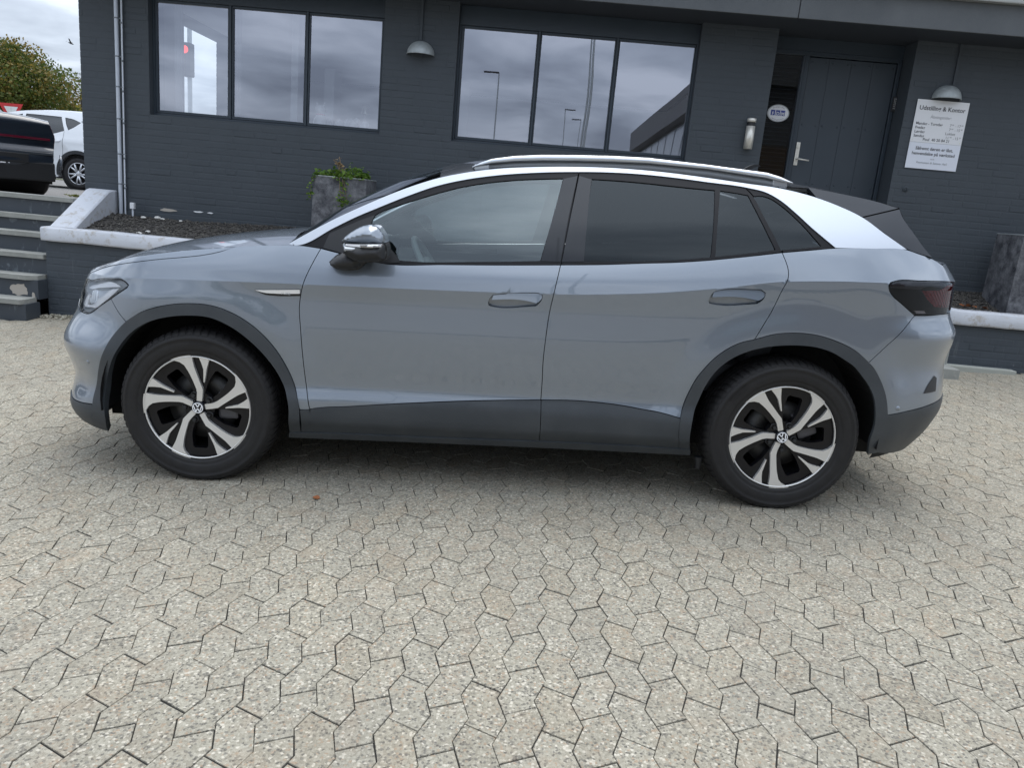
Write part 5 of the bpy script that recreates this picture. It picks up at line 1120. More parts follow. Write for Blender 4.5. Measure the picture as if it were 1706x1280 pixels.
both('pillar_cover',BV['B_front'],V,GBLK,car,grid=.04,d=.003,gap=.001,skirt=.004)
both('pillar_cover',BV['B_rear'],V,GBLK,car,grid=.04,d=.003,gap=.001,skirt=.004)
both('mirror_sail',BV['mirror_sail'],V,MBLK,car,grid=.03,d=.004,gap=.001,skirt=.01)
both('spoiler_side',BV['spoiler_side'],V,ROOFM,car,grid=.02,d=.004,gap=.0012,skirt=.02)
both('spoiler_fin',BV['fin'],V,ROOFM,car,grid=.02,d=.004,gap=.0015,skirt=.03)
# --- roof, windscreen, tailgate glass : one swept canopy cut into its panels
E=np.array([V(np.array(a),np.array(b)) for a,b in BV['edge']]); tE=np.concatenate([[0],np.cumsum(np.linalg.norm(np.diff(E,axis=0),axis=1))])
kk=20 # index of the spoiler lip
def sweep(tq): return np.stack([np.interp(tq,tE,E[:,i]) for i in range(3)],1)
def canopy_rows(i0,i1,bul,n):
    tq=np.linspace(tE[i0],tE[i1],n); c=sweep(tq)
    for _ in range(6): c[1:-1]=.25*c[:-2]+.5*c[1:-1]+.25*c[2:]
    tg=np.gradient(c[:,[0,2]],axis=0)
    for _ in range(4): tg[1:-1]=.25*tg[:-2]+.5*tg[1:-1]+.25*tg[2:]
    tg/=np.linalg.norm(tg,axis=1)[:,None]; up=np.stack([-tg[:,1],tg[:,0]],1); b=np.interp(tq,*bul); rows=[]
    T=np.linspace(-1,1,41); T=np.sign(T)*(1-(1-np.abs(T))**1.4)
    for k in range(n): rows.append([(c[k,0]+up[k,0]*b[k]*(1-abs(t)**2.3),abs(c[k,1])*t,c[k,2]+up[k,1]*b[k]*(1-abs(t)**2.3)) for t in T])
    return tq,rows
def canopy_cut(name,rows,m):
    n=len(rows); V_=[p for r in rows for p in r]; F_=[(i*41+j,(i+1)*41+j,(i+1)*41+j+1,i*41+j+1) for i in range(n-1) for j in range(40)]
    return mobj(name,V_,F_,m,car,smooth=True)
iw=6
tq,rows=canopy_rows(0,kk,([tE[0],tE[2],tE[iw],tE[9],tE[12],tE[16],tE[kk]],[.05,.082,.078,.066,.056,.045,.02]),96)
cutk=int(np.argmin(np.abs(tq-tE[iw])))
canopy_cut('windscreen',rows[:cutk+1],GL_W); canopy_cut('roof',rows[cutk:],ROOFM)
tq2,rows2=canopy_rows(kk,len(E)-1,([tE[kk],tE[-1]],[.02,.06]),20); canopy_cut('tailgate_glass',rows2,GBLK)
# windscreen border strips (black print along the pillar)
# roof rails
RT=np.array(BK['rail_top']); RB=np.array(BK['rail_bot'])
m=MB(); nR=len(RT); V_=[]
RTs=RT; 
for i in range(nR):
    t=i/(nR-1); xb=RT[i,0]; zb=np.interp(RT[i,0],RB[:,0],RB[:,1]); zt=RT[i,1]
    if i in(0,nR-1): zb=zt-.004
    y0=-.600
    V_+=[(xb,y0-.014,zb),(xb,y0-.017,(zb+zt)/2),(xb,y0-.010,zt),(xb,y0+.012,zt),(xb,y0+.016,zb)]
F_=[(i*5+j,i*5+(j+1)%5,(i+1)*5+(j+1)%5,(i+1)*5+j) for i in range(nR-1) for j in range(5)]
m.add(V_,F_,0,True)
for i in (1,nR-2): 
    x_,z_=RT[i]; m.box((x_-.035,-.608,z_-.05),(x_+.035,-.594,z_-.012),0,.004)
rl=m.build('roof_rail',SILV,car); far(rl,car)
m=MB(); V_=[]
for i in range(nR):
    xb=RT[i,0]; zb=np.interp(xb,RB[:,0],RB[:,1]); 
    V_+=[(xb,-.604,zb+.002),(xb,-.588,zb+.002),(xb,-.585,zb-.05),(xb,-.612,zb-.05)]
m.add(V_,[(i*4+j,i*4+(j+1)%4,(i+1)*4+(j+1)%4,(i+1)*4+j) for i in range(1,nR-2) for j in range(4)],0,True); rb_=m.build('rail_base',mat('rail_base_grey',(.16,.17,.18),.4,metal=.3),car); far(rb_,car)
both('antenna',BM['antenna'],flatF(0.0),ROOFM,car,grid=.01,skirt=.03,gap=0,step=.01,d=.015) if 0 else panel('antenna',BM['antenna'],flatF(0.0),MBLK,car,grid=.01,skirt=.03,gap=0,step=.01,d=.015)
# --- hood
hs=[-2.12,-2.05,-1.95,-1.796,-1.65,-1.5,-1.35,-1.2,-1.05,-.94]
hz=[ .955,.965, .985, 1.026,1.055,1.082,1.102,1.118,1.130,1.138]
ss=np.concatenate([np.linspace(SMIN,-2.6,8)[:-1],np.linspace(-2.6,-.94,56)])
def hztop(s): return np.where(s<-2.12, .955-.06*smooth((-2.12-s)/.5), np.interp(s,hs,hz))
def hoodlow(s): return np.where(s<-2.12,.905-.02*smooth((-2.12-s)/.5),0)
R_=S(ss,hztop(ss)); bulge=np.interp(ss,[-2.87,-2.4,-2.1,-1.6,-1.2,-.94],[.0,.012,.03,.045,.046,.040])
V_=[];T=np.linspace(-1,1,31); T=np.sign(T)*(1-(1-np.abs(T))**1.6)
for k in range(len(ss)):
    for t in T:
        a=abs(t); o=bulge[k]*(1-a**3.0)
        V_.append((R_[k,0]+.10*(1-t*t)*smooth((ss[k]+1.3)/.35)*-1,R_[k,1]*-t if 0 else abs(R_[k,1])*t,R_[k,2]+o))
F_=[(i*31+j,(i+1)*31+j,(i+1)*31+j+1,i*31+j+1) for i in range(len(ss)-1) for j in range(30)]
hood=mobj('hood',V_,F_,PAINT,car,smooth=True)
# hood edge strips (from the shut line up to the crest)
hc=[(-2.12,.935),(-2.02,.962)]+[tuple(p) for p in BS['fender'] if -1.82<p[0]<-1.15 and p[1]>1.0 and tuple(p)]
low=[(-2.87,.888),(-2.5,.898),(-2.3,.913),(-2.12,.938),(-2.02,.965)]
cut=sorted([p for p in BS['fender'] if -1.83<p[0]<-1.19 and p[1]>.99],key=lambda p:p[0])
crest=[(float(s_),float(hztop(np.array(s_)))) for s_ in (-1.20,-1.3,-1.45,-1.6,-1.75,-1.85,-2.0,-2.12,-2.3,-2.5,-2.87)]
crest=[(a,b+.0) for a,b in crest]
strip=low+[(a,b) for a,b in cut if a<-1.22 and b<float(hztop(np.array(a)))-.004]+crest
both('hood_edge',strip,S,PAINT,car,grid=.03,gap=.0014,skirt=.008)
# cowl, wiper
m=MB()
m.box((-1.16,-.80,1.03),(-.75,.80,1.075),0,.01); m.build('cowl',MBLK,car)
m=MB(); m.tube([(-1.10,-.62,1.120),(-1.08,-.2,1.150),(-1.07,.35,1.155)],.010,6); m.tube([(-1.10,.3,1.10),(-1.05,.1,1.155),(-1.07,-.2,1.152)],.012,6); m.build('wiper',MBLK,car)
# --- mirror
def pil(h,k,p=.55): return lambda Q,B: h*(np.clip(dist(B,Q)/k,0,1)*(2-np.clip(dist(B,Q)/k,0,1)))**p
def mirror_side(Fs,par):
    body=panel('mirror_housing',BM['mirror_body'],Fs(-1.01),MBLK,None,grid=.008,step=.008,gap=0,dfun=pil(.075,.05),skirt=.11,sdir=(0,-1,0))
    cap=panel('mirror_cap',BM['mirror_cap'],Fs(-1.015),PAINT,None,grid=.007,step=.008,gap=0,dfun=pil(.07,.085,.8),skirt=.10,sdir=(0,-1,0))
    ind=panel('mirror_indicator',BM['mirror_strip'],Fs(-1.062),WHT,None,grid=.008,step=.006,gap=0,dfun=pil(.028,.012),skirt=.04,sdir=(0,-1,0))
    lamp=panel('mirror_lamp',BM['mirror_lamp'],Fs(-1.055),LGREY,None,grid=.008,step=.006,gap=0,dfun=pil(.028,.016),skirt=.04,sdir=(0,-1,0))
    foot=panel('mirror_foot',BM['mirror_foot'],Fs(-.93),MBLK,None,grid=.01,step=.008,gap=0,dfun=pil(.075,.04),skirt=.06,sdir=(0,-1,0))
    return [body,cap,ind,lamp,foot]
mr=empty('wing_mirror'); mr.parent=car; mr2=empty('wing_mirror'); mr2.parent=car
for o in mirror_side(flatF,None): o.parent=mr; far(o,mr2)
# --- dark inner structure: body shell behind the gaps, liners, floor
def F_in(u,v,d): return S(u,v,d)
m=MB()
su=np.concatenate([np.linspace(SMIN,-2.0,14),np.linspace(-1.99,2.0,40),np.linspace(2.01,SMAX,16)])
def ztop_in(s): return np.interp(s,[-2.9,-2.2,-1.8,-1.2,-.5,.9,1.3,1.6,2.0,2.3,3],[.86,.88,.98,1.08,1.05,1.07,1.17,1.22,1.2,1.12,1.12])
arch=lambda s,z,c: (math.hypot((s-sx(c)),z-.36)<.53)
V_=[];nz=22
for s_ in su:
    zt=float(ztop_in(s_))
    for j in range(nz):
        z_=.24+(zt-.24)*j/(nz-1); V_.append(S(np.array([s_]),np.array([z_]),-.026)[0])
F_=[]
for i in range(len(su)-1):
    for j in range(nz-1):
        sm_=(su[i]+su[i+1])/2; zm=.24+(float(ztop_in(sm_))-.24)*(j+.5)/(nz-1)
        if arch(sm_,zm,-1.385) or arch(sm_,zm,1.385): continue
        # leave the lamp and handle bowls free
        if (-2.35<sm_<-1.64 and .72<zm<.96) or (1.72<sm_<2.65 and .93<zm<1.15): continue
        if (-.05<sm_<.25 or .92<sm_<1.24) and .86<zm<1.06: continue
        F_.append((i*nz+j,(i+1)*nz+j,(i+1)*nz+j+1,i*nz+j+1))
o=mobj('inner_shell',V_,F_,DARK,car); far(o,car)
for c in (-1.385,1.385):
    for sg in (-1,1):
        m=MB(); pr=[(.43,-.905*1),(.43,-.60),(.0,-.60)] 
        V_=[];n=28
        for i in range(n+1):
            t=math.radians(-5)+math.radians(190)*i/n
            for r_,y_ in ((.462,.895),(.462,.56),(.02,.56)): V_.append((c+math.cos(t)*r_,sg*y_,.36+math.sin(t)*r_))
        F_=[(i*3+j,(i+1)*3+j,(i+1)*3+j+1,i*3+j+1) for i in range(n) for j in range(2)]
        m.add(V_,F_); m.build('wheel_liner',DARK,car)
m=MB(); m.box((-1.95,-.60,.22),(-1.80,.60,.30)); m.box((-.92,-.74,.20),(.92,.74,.27)); m.box((-1.86,-.55,.2),(2.05,.55,.28)); m.box((1.9,-.60,.32),(2.10,.60,.38)); m.build('floor_pan',DARK,car)
m=MB(); m.cyl((1.02,-.83,.22),(1.02,-.83,.16),.022,10,r2=.012); m.build('jacking_point',MBLK,car)
# --- cabin
m=MB(); m.box((-.75,-.72,.60),(-.45,.72,1.02),0,.05); m.box((-1.05,-.74,.9),(-.5,.74,1.05),0,.04); m.box((-.62,-.14,1.0),(-.60,.16,1.16),0,.008); m.box((-.72,-.50,1.02),(-.60,-.28,1.10),0,.01); m.build('dashboard',TRIM,car)
m=MB(); c_=Vector((-.36,-.38,1.02)); ax=Vector((.86,0,.5)).normalized()
m.lathe([(.172+.016*math.cos(a),.016*math.sin(a)) for a in np.linspace(0,2*math.pi,10,endpoint=False)],c_,ax,40,closed=True)
m.lathe([(.0001,-.02),(.06,-.02),(.07,0),(.06,.02),(.0001,.02)],c_,ax,20)
for dv in (Vector((0,1,0)),Vector((0,-1,0)),Vector((.5,0,-.86))): m.tube([c_+dv*.05,c_+dv*.165],.014,6)
m.cyl(c_,c_-ax*.25,.03,10); m.build('steering_wheel',LTRIM,car)
def seat(x,y,w_=.50):
    m=MB(); m.box((x-.30,y-w_/2,.50),(x+.22,y+w_/2,.66),0,.05)
    Rm=Matrix.Translation((x+.22,y,.60))@Matrix.Rotation(math.radians(17),4,'Y')
    m.box((-.06,-w_/2+.02,0),(.07,w_/2-.02,.62),0,.05,Rm); m.box((-.05,-.13,.66),(.04,.13,.86),0,.04,Rm); m.build('seat',SEAT,car)
seat(.12,-.37);seat(.12,.37);seat(1.05,-.38,.56);seat(1.05,.38,.56)
m=MB(); m.box((-.9,-.84,.28),(.9,.84,.34)); 
for sg in (-1,1):
    m.box((-.85,sg*.78,.35),(.86,sg*.84,1.03),0,.02); m.box((.86,sg*.78,.86),(1.6,sg*.83,1.03),0,.02)
m.build('cabin_floor',TRIM,car)
# far and near inner pillars + headliner
m=MB()
for sg in (-1,1):
    m.tube([(.34,sg*.76,1.05),(.41,sg*.68,1.3),(.43,sg*.58,1.46)],.03,8)
    m.tube([(1.25,sg*.74,1.15),(1.40,sg*.66,1.33),(1.45,sg*.56,1.44)],.04,8)
m.box((-.15,-.55,1.50),(1.5,.55,1.515),0,.0)
m.build('headliner',LTRIM,car)
m=MB(); m.tube([(.28,-.74,.62),(.36,-.755,1.0),(.37,-.70,1.34),(.375,-.685,1.36)],.018,4); m.box((.35,-.71,1.34),(.39,-.69,1.38),0,.004); m.build('seat_belt',mat('belt_web',(.45,.46,.46),.6),car)
# --- wheels
def wheelF(u,v,d):   # face of the alloy: slightly dished
    r=np.hypot(u,v); return np.stack([u*.253,-(np.asarray(d)-.016*(1-np.clip(r,0,1))**1.0),v*.253],-1)
def rotp(L,a): c,s_=math.cos(a),math.sin(a); return [(x*c-y*s_,x*s_+y*c) for x,y in L]
def circ(r,n=40,cx=0,cy=0): return [(cx+r*math.cos(2*math.pi*i/n),cy+r*math.sin(2*math.pi*i/n)) for i in range(n)]
SP=BM['spoke'];SP2=BM['spoke_small'];SPH=BM['spoke_hole']
def build_wheel():
    root=empty('wheel'); parts=[]
    holes=[rotp(SPH,math.radians(72*k)) for k in range(5)]
    WB=mat('wheel_gloss_black',(.006,.006,.008),.30,spec=.35)
    p=panel('wheel_face',circ(.972,60),wheelF,WB,root,d=-.012,holes=holes,grid=.09,skirt=.035,gap=0,step=.05); 
    # machined spokes (one mesh object per spoke)
    for k in range(5):
        a=math.radians(72*k)
        panel('spoke',rotp(SP,a),wheelF,ALU,root,d=.004,grid=.07,skirt=.016,gap=.002,step=.03,ang=9)
        panel('spoke',rotp(SP2,a),wheelF,ALU,root,d=.004,grid=.07,skirt=.016,gap=.002,step=.03,ang=9)
    m=MB(); m.lathe([(.2445,-.002),(.2465,-.006),(.2500,-.006),(.2535,.002),(.2535,.012),(.246,.02),(.240,.03),(.232,.13),(.225,.2)],(0,0,0),(0,1,0),72); rim=m.build('rim_ring',[ALU],root)
    m=MB(); m.lathe([(.2395,.02),(.232,.05),(.220,.13),(.218,.20),(.02,.21)],(0,0,0),(0,1,0),48); m.build('rim_barrel',DARK,root)
    m=MB(); m.lathe([(.06,.07),(.165,.07),(.165,.095),(.06,.095)],(0,0,0),(0,1,0),40,closed=True); m.build('brake_disc',DISC,root)
    m=MB(); m.box((.08,.045,-.06),(.175,.115,.07),0,.012); m.build('brake_caliper',mat('caliper_grey',(.10,.10,.11),.5,metal=.5),root)
    for k in range(5):
        m=MB(); a=math.radians(72*k+36); c_=(.062*math.cos(a),.008,.062*math.sin(a)); m.cyl(c_,(c_[0],-.002,c_[2]),.0085,6); m.lathe([(.013,.004),(.016,.003),(.017,.010)],c_,(0,1,0),14)
        m.build('wheel_bolt',MBLK,root)
    hub=empty('hub_cap'); hub.parent=root
    m=MB(); m.lathe([(.0001,.0),(.026,.0),(.0285,.001),(.031,.006),(.031,.03)],(0,0,0),(0,1,0),40); o=m.build('cap',GBLK,hub)
    o.location=(0,.002,0)
    m=MB(); m.lathe([(.0215,0),(.0255,0),(.0255,.002),(.0215,.002)],(0,-.0012,0),(0,1,0),48,closed=True)
    # emblem strokes: V over W inside the ring
    def stroke(a,b,w_=.0042):
        a=np.array(a);b=np.array(b);d_=(b-a)/np.linalg.norm(b-a);n_=np.array([-d_[1],d_[0]])*w_/2
        q=[a+n_,b+n_,b-n_,a-n_]; V_=[(x,-.0014,z) for x,z in q]+[(x,.001,z) for x,z in q]; m.add(V_,[(0,1,2,3),(4,7,6,5),(0,4,5,1),(1,5,6,2),(2,6,7,3),(3,7,4,0)])
    R0=.0225
    P=lambda deg:(R0*math.cos(math.radians(deg)),R0*math.sin(math.radians(deg)))
    stroke(P(115),(0.0,.0035)); stroke(P(65),(0.0,.0035))
    stroke(P(152),(-.0085,-.0185)); stroke((-.0085,-.0185),(0,-.0015)); stroke((0,-.0015),(.0085,-.0185)); stroke((.0085,-.0185),P(28))
    o=m.build('emblem',WHT,hub)
    return root
# a wheel is wheel > tyre, spokes, hub; the tyre is grown separately so that it can sit flat on the ground
def tyre_mesh(txts,seed):
    m=MB(); prof=[(.2525,.004),(.256,-.006),(.262,-.011),(.270,-.0135),(.278,-.0125),(.2795,-.0145),(.288,-.0165),(.300,-.0185),(.315,-.0185),(.330,-.0155),(.3315,-.0172),(.341,-.0135),(.349,-.007),(.357,.002),(.3635,.014),(.3675,.028),(.3695,.05),(.3705,.08),(.3708,.11),(.3705,.14),(.3695,.17),(.3665,.192),(.357,.214),(.345,.226),(.32,.234),(.29,.232),(.2525,.215)]
    m.lathe(prof,(0,0,0),(0,1,0),120)
    r=random.Random(seed); nL=66
    for k in range(nL):   # shoulder lugs
        a=2*math.pi*k/nL; w_=2*math.pi/nL*.34
        V_=[];
        for da,tw in ((-w_,0),(w_,0)):
            for rr,yy,sh in ((.3500,-.0085,0),(.3615,.004,.15),(.3685,.018,.3),(.3728,.036,.55),(.3735,.062,.9)):
                t=a+da+sh*2*math.pi/nL*.5; V_.append((rr*math.cos(t),yy,rr*math.sin(t)))
        F_=[(j,j+1,j+6,j+5) for j in range(4)]
        V_+= [(x*.965 if False else x-.006*x/.37,y+.003,z-.006*z/.37) for x,y,z in V_]
        F_+=[(j,j+10,j+11,j+1) for j in range(4)]+[(j+5,j+6,j+16,j+15) for j in range(4)]+[(0,5,15,10),(4,14,19,9)]
        m.add(V_,F_)
    for row,(y0,y1) in enumerate(((.066,.098),(.104,.136),(.142,.18))):
        for k in range(60):
            a=2*math.pi*(k+.5*row)/60; w_=2*math.pi/60*.40; V_=[]
            for t in (a-w_,a+w_):
                for yy in (y0,y1): 
                    tt=t+(yy-y0)*.8; V_.append((.3738*math.cos(tt),yy,.3738*math.sin(tt)))
            V_+=[(x*.985,y,z*.985) for x,y,z in V_]
            m.add(V_,[(0,1,3,2),(0,4,5,1),(2,3,7,6),(0,2,6,4),(1,5,7,3)])
    for s_,size,deg in txts:
        tv,tf=text_mesh(s_,size,'CENTER',bold=True); out_=[]
        for x,y,_ in tv:
            rr=.304+y*1.0; t=math.radians(deg)-x/.315; out_.append((rr*math.cos(t),-.0195-.0004,rr*math.sin(t)))
        m.add(out_,tf)
    return m
WZ=.36
for c,phase,txts,nm in ((-1.385,0,[('R19 107V',.026,84)],'f'),(1.385,24,[('KUMHO',.028,138)],'r')):
    for sg in (-1,1):
        wr=build_wheel(); wr.parent=car
        # near side faces -y ; far side is turned round
        wr.location=(c,sg*.903,WZ)
        wr.rotation_euler=(0,math.radians(-phase if sg<0 else 20),0) if sg<0 else (0,math.radians(20),math.pi)
        tm=tyre_mesh(txts,3); V_=np.array(tm.v)
        a=math.radians(phase if sg<0 else 0)
        # squash at the contact patch
        Vn=V_.copy()
        zmin=-.3592
        low_=Vn[:,2]<zmin; bulge_=np.clip((-.30-Vn[:,2])/.07,0,1)*np.clip(1-np.abs(Vn[:,0])/.12,0,1)
        Vn[:,1]+=np.where(Vn[:,1]<.1,-1,1)*bulge_*.006
        Vn[:,2]=np.maximum(Vn[:,2],zmin+.0)
        if sg>0: Vn[:,1]*=-1; tm.f=[f[::-1] for f in tm.f]
        # express in the wheel's own frame
        rot=wr.rotation_euler.to_matrix()
        if sg<0: W_=Vn
        else: W_=Vn
        W_=W_@np.array(rot)    # rows: R^T v
        tm.v=[tuple(v) for v in W_]; tm.sm=[True if i<120*26 else False for i in range(len(tm.f))]
        o=tm.build('tyre',TYRE,wr)

# ======================= two cars parked on the terrace =======================
WPAINT=mat('white_paint',(.74,.77,.80),.35,coat=1); BPAINT=mat('black_blue_paint',(.012,.018,.028),.3,coat=1,coat_rough=.02); BTRIM=mat('dark_bumper',(.022,.025,.03),.5)
GLB=glassmat('far_car_glass',(.16,.20,.20),1.6,extra=.04)
RLAMP=mat('far_tail_red',(.11,.006,.02),.15,coat=1); SRIM=mat('far_rim_silver',(.62,.64,.67),.3,metal=.7)
def simple_car(root,outline,half,belt,wheels,wr,paint,windows,clad=None,tum=.34,lines=(),top_m=None):
    """outline: closed side profile (x along the car, z up); F bends the flanks inwards above the belt and at the ends"""
    xs_=[p[0] for p in outline]; xmin,xmax=min(xs_),max(xs_); L_=xmax-xmin
    def F(u,v,d):
        u=np.asarray(u,float);v=np.asarray(v,float); e=np.clip(np.minimum(u-xmin,xmax-u)/.75,0,1); w_=half*(1-.20*(1-e)**2.2)
        dz=v-belt; w_=w_-np.where(dz>0,tum*dz+.20*dz*dz,.0)-np.where(dz<0,.05*np.clip(-dz-.25,0,1)**1.5*2,0)+.018*np.exp(-((dz+.06)/.07)**2)
        for c in wheels: w_=w_+.015*smooth((wr*1.65-np.hypot(u-c,v-wr))/.07)
        return np.stack([u,-(w_+d),v+0*u],-1)
    holes=[w_ for w_ in windows]; arches=[]
    body_poly=outline
    def two(nm,poly,m_,**k):
        a=panel(nm,poly,F,m_,root,**k); b=bpy.data.objects.new(nm,mirror_mesh(a.data)); COL.objects.link(b); b.parent=root
    two('body_side',outline,paint,holes=holes,grid=.10,skirt=0,gap=.0,step=.05)
    for w_ in windows: two('side_window',w_,GLB,grid=.2,d=-.012,skirt=0,gap=-.01,step=.05)
    B=ccw(sm_poly(outline,.05)); B=shrinkp(B,-.0)
    n=len(B); T=np.linspace(-1,1,13); P=F(B[:,0],B[:,1],np.zeros(n)); cen=B.mean(0); V_=[]
    for k in range(n):
        t1=B[(k+1)%n]-B[k-1]; t1/=np.linalg.norm(t1); nn=np.array([t1[1],-t1[0]])
        bul=.05 if B[k,1]>belt-.2 else .03
        if B[k,1]<.55 and abs(nn[1])>.5: bul=0
        for t in T: o_=bul*(1-abs(t)**2.4); V_.append((B[k,0]+nn[0]*o_,-P[k,1]*t*-1 if 0 else abs(P[k,1])*t,B[k,1]+nn[1]*o_))
    F_=[(k*13+j,k*13+j+1,((k+1)%n)*13+j+1,((k+1)%n)*13+j) for k in range(n) for j in range(12)]
    o=mobj('body_shell',V_,F_,top_m or paint,root,smooth=True)
    for nm,poly,m_,d_ in (clad or []): two(nm,poly,m_,grid=.10,d=d_,skirt=.02,gap=0,step=.04)
    for c in wheels:
        for sg in (-1,1):
            wroot=empty('wheel',(c,sg*(half-.01),wr)); wroot.parent=root; wroot.rotation_euler=(0,.3,0 if sg<0 else math.pi)
            m=MB(); m.lathe([(wr*.68,.0),(wr*.74,-.012),(wr*.9,-.010),(wr*.985,.02),(wr,.05),(wr,.17),(wr*.9,.21),(wr*.68,.2)],(0,0,0),(0,1,0),40); m.build('tyre',TYRE,wroot)
            m=MB(); m.lathe([(wr*.69,-.004),(wr*.665,-.006),(wr*.64,.004),(wr*.62,.06),(wr*.6,.10),(.02,.11)],(0,0,0),(0,1,0),40); o=m.build('rim_well',SRIM if 0 else mat('rim_dark',(.03,.03,.035),.4),wroot)
            m=MB(); m.lathe([(wr*.69,.004),(wr*.68,-.008),(wr*.645,-.006),(wr*.64,.01)],(0,0,0),(0,1,0),40)
            for k in range(5):
                a=2*math.pi*k/5
                for da in (-.16,.16):
                    t0,t1=a+da*.6,a+da*1.55; p0=Vector((.05*math.cos(t0),-.002,.05*math.sin(t0))); p1=Vector((wr*.655*math.cos(t1),.0,wr*.655*math.sin(t1))); m.tube([p0,p1],.020,6)
            m.lathe([(.0001,-.012),(.05,-.010),(.065,.004)],(0,0,0),(0,1,0),20); m.build('spokes',SRIM,wroot)
    return F
wc=empty('parked_car',(-9.75,12.85,.856),label='white small SUV with grey wheel arches parked on the terrace beside the building corner',cat='car')
wo=[(-3.42,.35),(-3.38,.72),(-3.28,.92),(-2.75,1.03),(-2.35,1.10),(-1.85,1.36),(-1.40,1.50),(-1.0,1.555),(-.4,1.585),(.2,1.57),(.62,1.50),(.78,1.36),(.86,1.10),(.90,.80),(.86,.40),(.80,.27),(.52,.24)]+[(.45*math.cos(t),.33+.45*math.sin(t)) for t in np.linspace(-.2,math.pi+.2,18)]+[(-.52,.22),(-1.5,.20),(-2.05,.22)]+[(-2.58+.45*math.cos(t),.33+.45*math.sin(t)) for t in np.linspace(-.2,math.pi+.2,18)]+[(-3.1,.24)]
def ring(cx,r0,r1,a0=-.12,a1=math.pi+.12,n=22,cz=.33): return [(cx+r1*math.cos(t),cz+r1*math.sin(t)) for t in np.linspace(a0,a1,n)]+[(cx+r0*math.cos(t),cz+r0*math.sin(t)) for t in np.linspace(a1,a0,n)]
FW=simple_car(wc,wo,.86,.98,(0,-2.58),.33,WPAINT,[[(-2.05,1.08),(-1.6,1.36),(-1.25,1.46),(-1.22,1.05)],[(-1.16,1.05),(-1.18,1.47),(-.85,1.47),(-.42,1.465),(-.36,1.32),(-.30,1.18),(-.62,1.075)],[(-.34,1.455),(-.16,1.435),(.02,1.37),(-.12,1.26),(-.22,1.20),(-.28,1.30)]],
  clad=[('arch_cladding',ring(0,.40,.47),BTRIM,.012),('arch_cladding',ring(-2.58,.40,.47),BTRIM,.012),('sill_cladding',[(-2.08,.18),(-.52,.18),(-.50,.27),(-1.6,.24),(-2.1,.28)],BTRIM,.008),('roof_spoiler',[(.02,1.40),(.14,1.43),(.60,1.38),(.58,1.33),(.2,1.36)],BTRIM,.01)],tum=.28)
for nm,pl_,m_,d_ in (('door_handle',[(-.62,.94),(-.45,.98),(-.33,.985),(-.35,.96),(-.47,.945),(-.58,.918)],WPAINT,.03),('door_gap',[(-.322,.52),(-.315,.80),(-.305,1.17),(-.299,1.17),(-.308,.80),(-.314,.52)],MBLK,.002),('tail_lamp',[(.50,1.02),(.80,1.06),(.80,.98),(.52,.97)],RLAMP,.006)):
    panel(nm,pl_,FW,m_,wc,d=d_,grid=.05,skirt=.02 if d_>.01 else 0,gap=0,step=.05)
m=MB(); 
for c in (0,-2.58): m.cyl((c,-.80,.33),(c,.80,.33),.40,24)
m.box((-3.2,-.7,.2),(.7,.7,.4)); m.build('underbody',DARK,wc)
bc=empty('parked_car',(-9.2,7.4,.858),rot=(0,0,-math.pi/2+math.radians(55)),label='black fastback car seen from behind at the left edge of the terrace',cat='car')
bo=[(-2.2,.45),(-2.15,.75),(-1.2,.92),(-.75,.98),(.1,1.44),(.7,1.47),(1.35,1.36),(2.08,1.085),(2.20,1.06),(2.24,1.0),(2.26,.78),(2.30,.66),(2.34,.60),(2.36,.42),(2.26,.30),(2.0,.24),(1.82,.22)]
bo=[(-x,z) for x,z in bo]; bo=bo[::-1]
# the car's local x points to its tail (towards the camera after the turn)
bo=[(-2.2,.45),(-2.15,.78),(-1.2,.92),(-.75,.99),(.1,1.44),(.1,1.40),(.55,1.16),(.85,1.10),(1.5,1.09),(2.06,1.08),(2.17,1.065),(2.215,1.02),(2.20,.92),(2.20,.72),(2.25,.66),(2.30,.52),(2.27,.34),(2.05,.24),(1.85,.22)]+[(1.42+.40*math.cos(t),.33+.40*math.sin(t)) for t in np.linspace(-.2,math.pi+.2,14)]+[(.9,.2),(-.9,.2)]+[(-1.35+.40*math.cos(t),.33+.40*math.sin(t)) for t in np.linspace(-.2,math.pi+.2,14)]+[(-1.95,.24)]
FB=simple_car(bc,bo,.93,.90,(1.42,-1.35),.34,BPAINT,[[(-.75,1.02),(-.3,1.34),(.0,1.34),(.02,1.0)]],tum=.30)
# tail features: light bar, plate recess, bumper, diffuser
m=MB()
def hb(m,z0,z1,w_,x0,dep=.02,mi=0,crv=.05): # horizontal band across the tail, curved in plan
    n=24; V_=[]
    for i in range(n+1):
        y=-w_+2*w_*i/n; x=x0+crv-(crv+.13)*abs(y/.93)**3.2
        V_+=[(x+dep,y,z0),(x+dep,y,z1),(x-.05,y,z1),(x-.05,y,z0)]
    m.add(V_,[(i*4+k,i*4+(k+1)%4,(i+1)*4+(k+1)%4,(i+1)*4+k) for i in range(n) for k in range(4)]+[(0,3,2,1),(n*4,n*4+1,n*4+2,n*4+3)],mi,True)
m.box((2.19,-.73,.80),(2.262,.73,.832),0,.004); m.build('light_bar',RLAMP,bc)
for nm_,pl_ in (('light_bar',[(1.80,.80),(2.20,.80),(2.20,.832),(1.80,.832)]),('tail_lamp',[(1.98,.70),(2.17,.70),(2.185,.80),(2.03,.80)]),('tail_lamp',[(2.06,.832),(2.195,.832),(2.20,1.02),(2.10,1.03)])):
    a_=panel(nm_,pl_,FB,RLAMP,bc,d=.006,grid=.05,skirt=.01,gap=0,step=.05); b_=bpy.data.objects.new(nm_,mirror_mesh(a_.data)); COL.objects.link(b_); b_.parent=bc
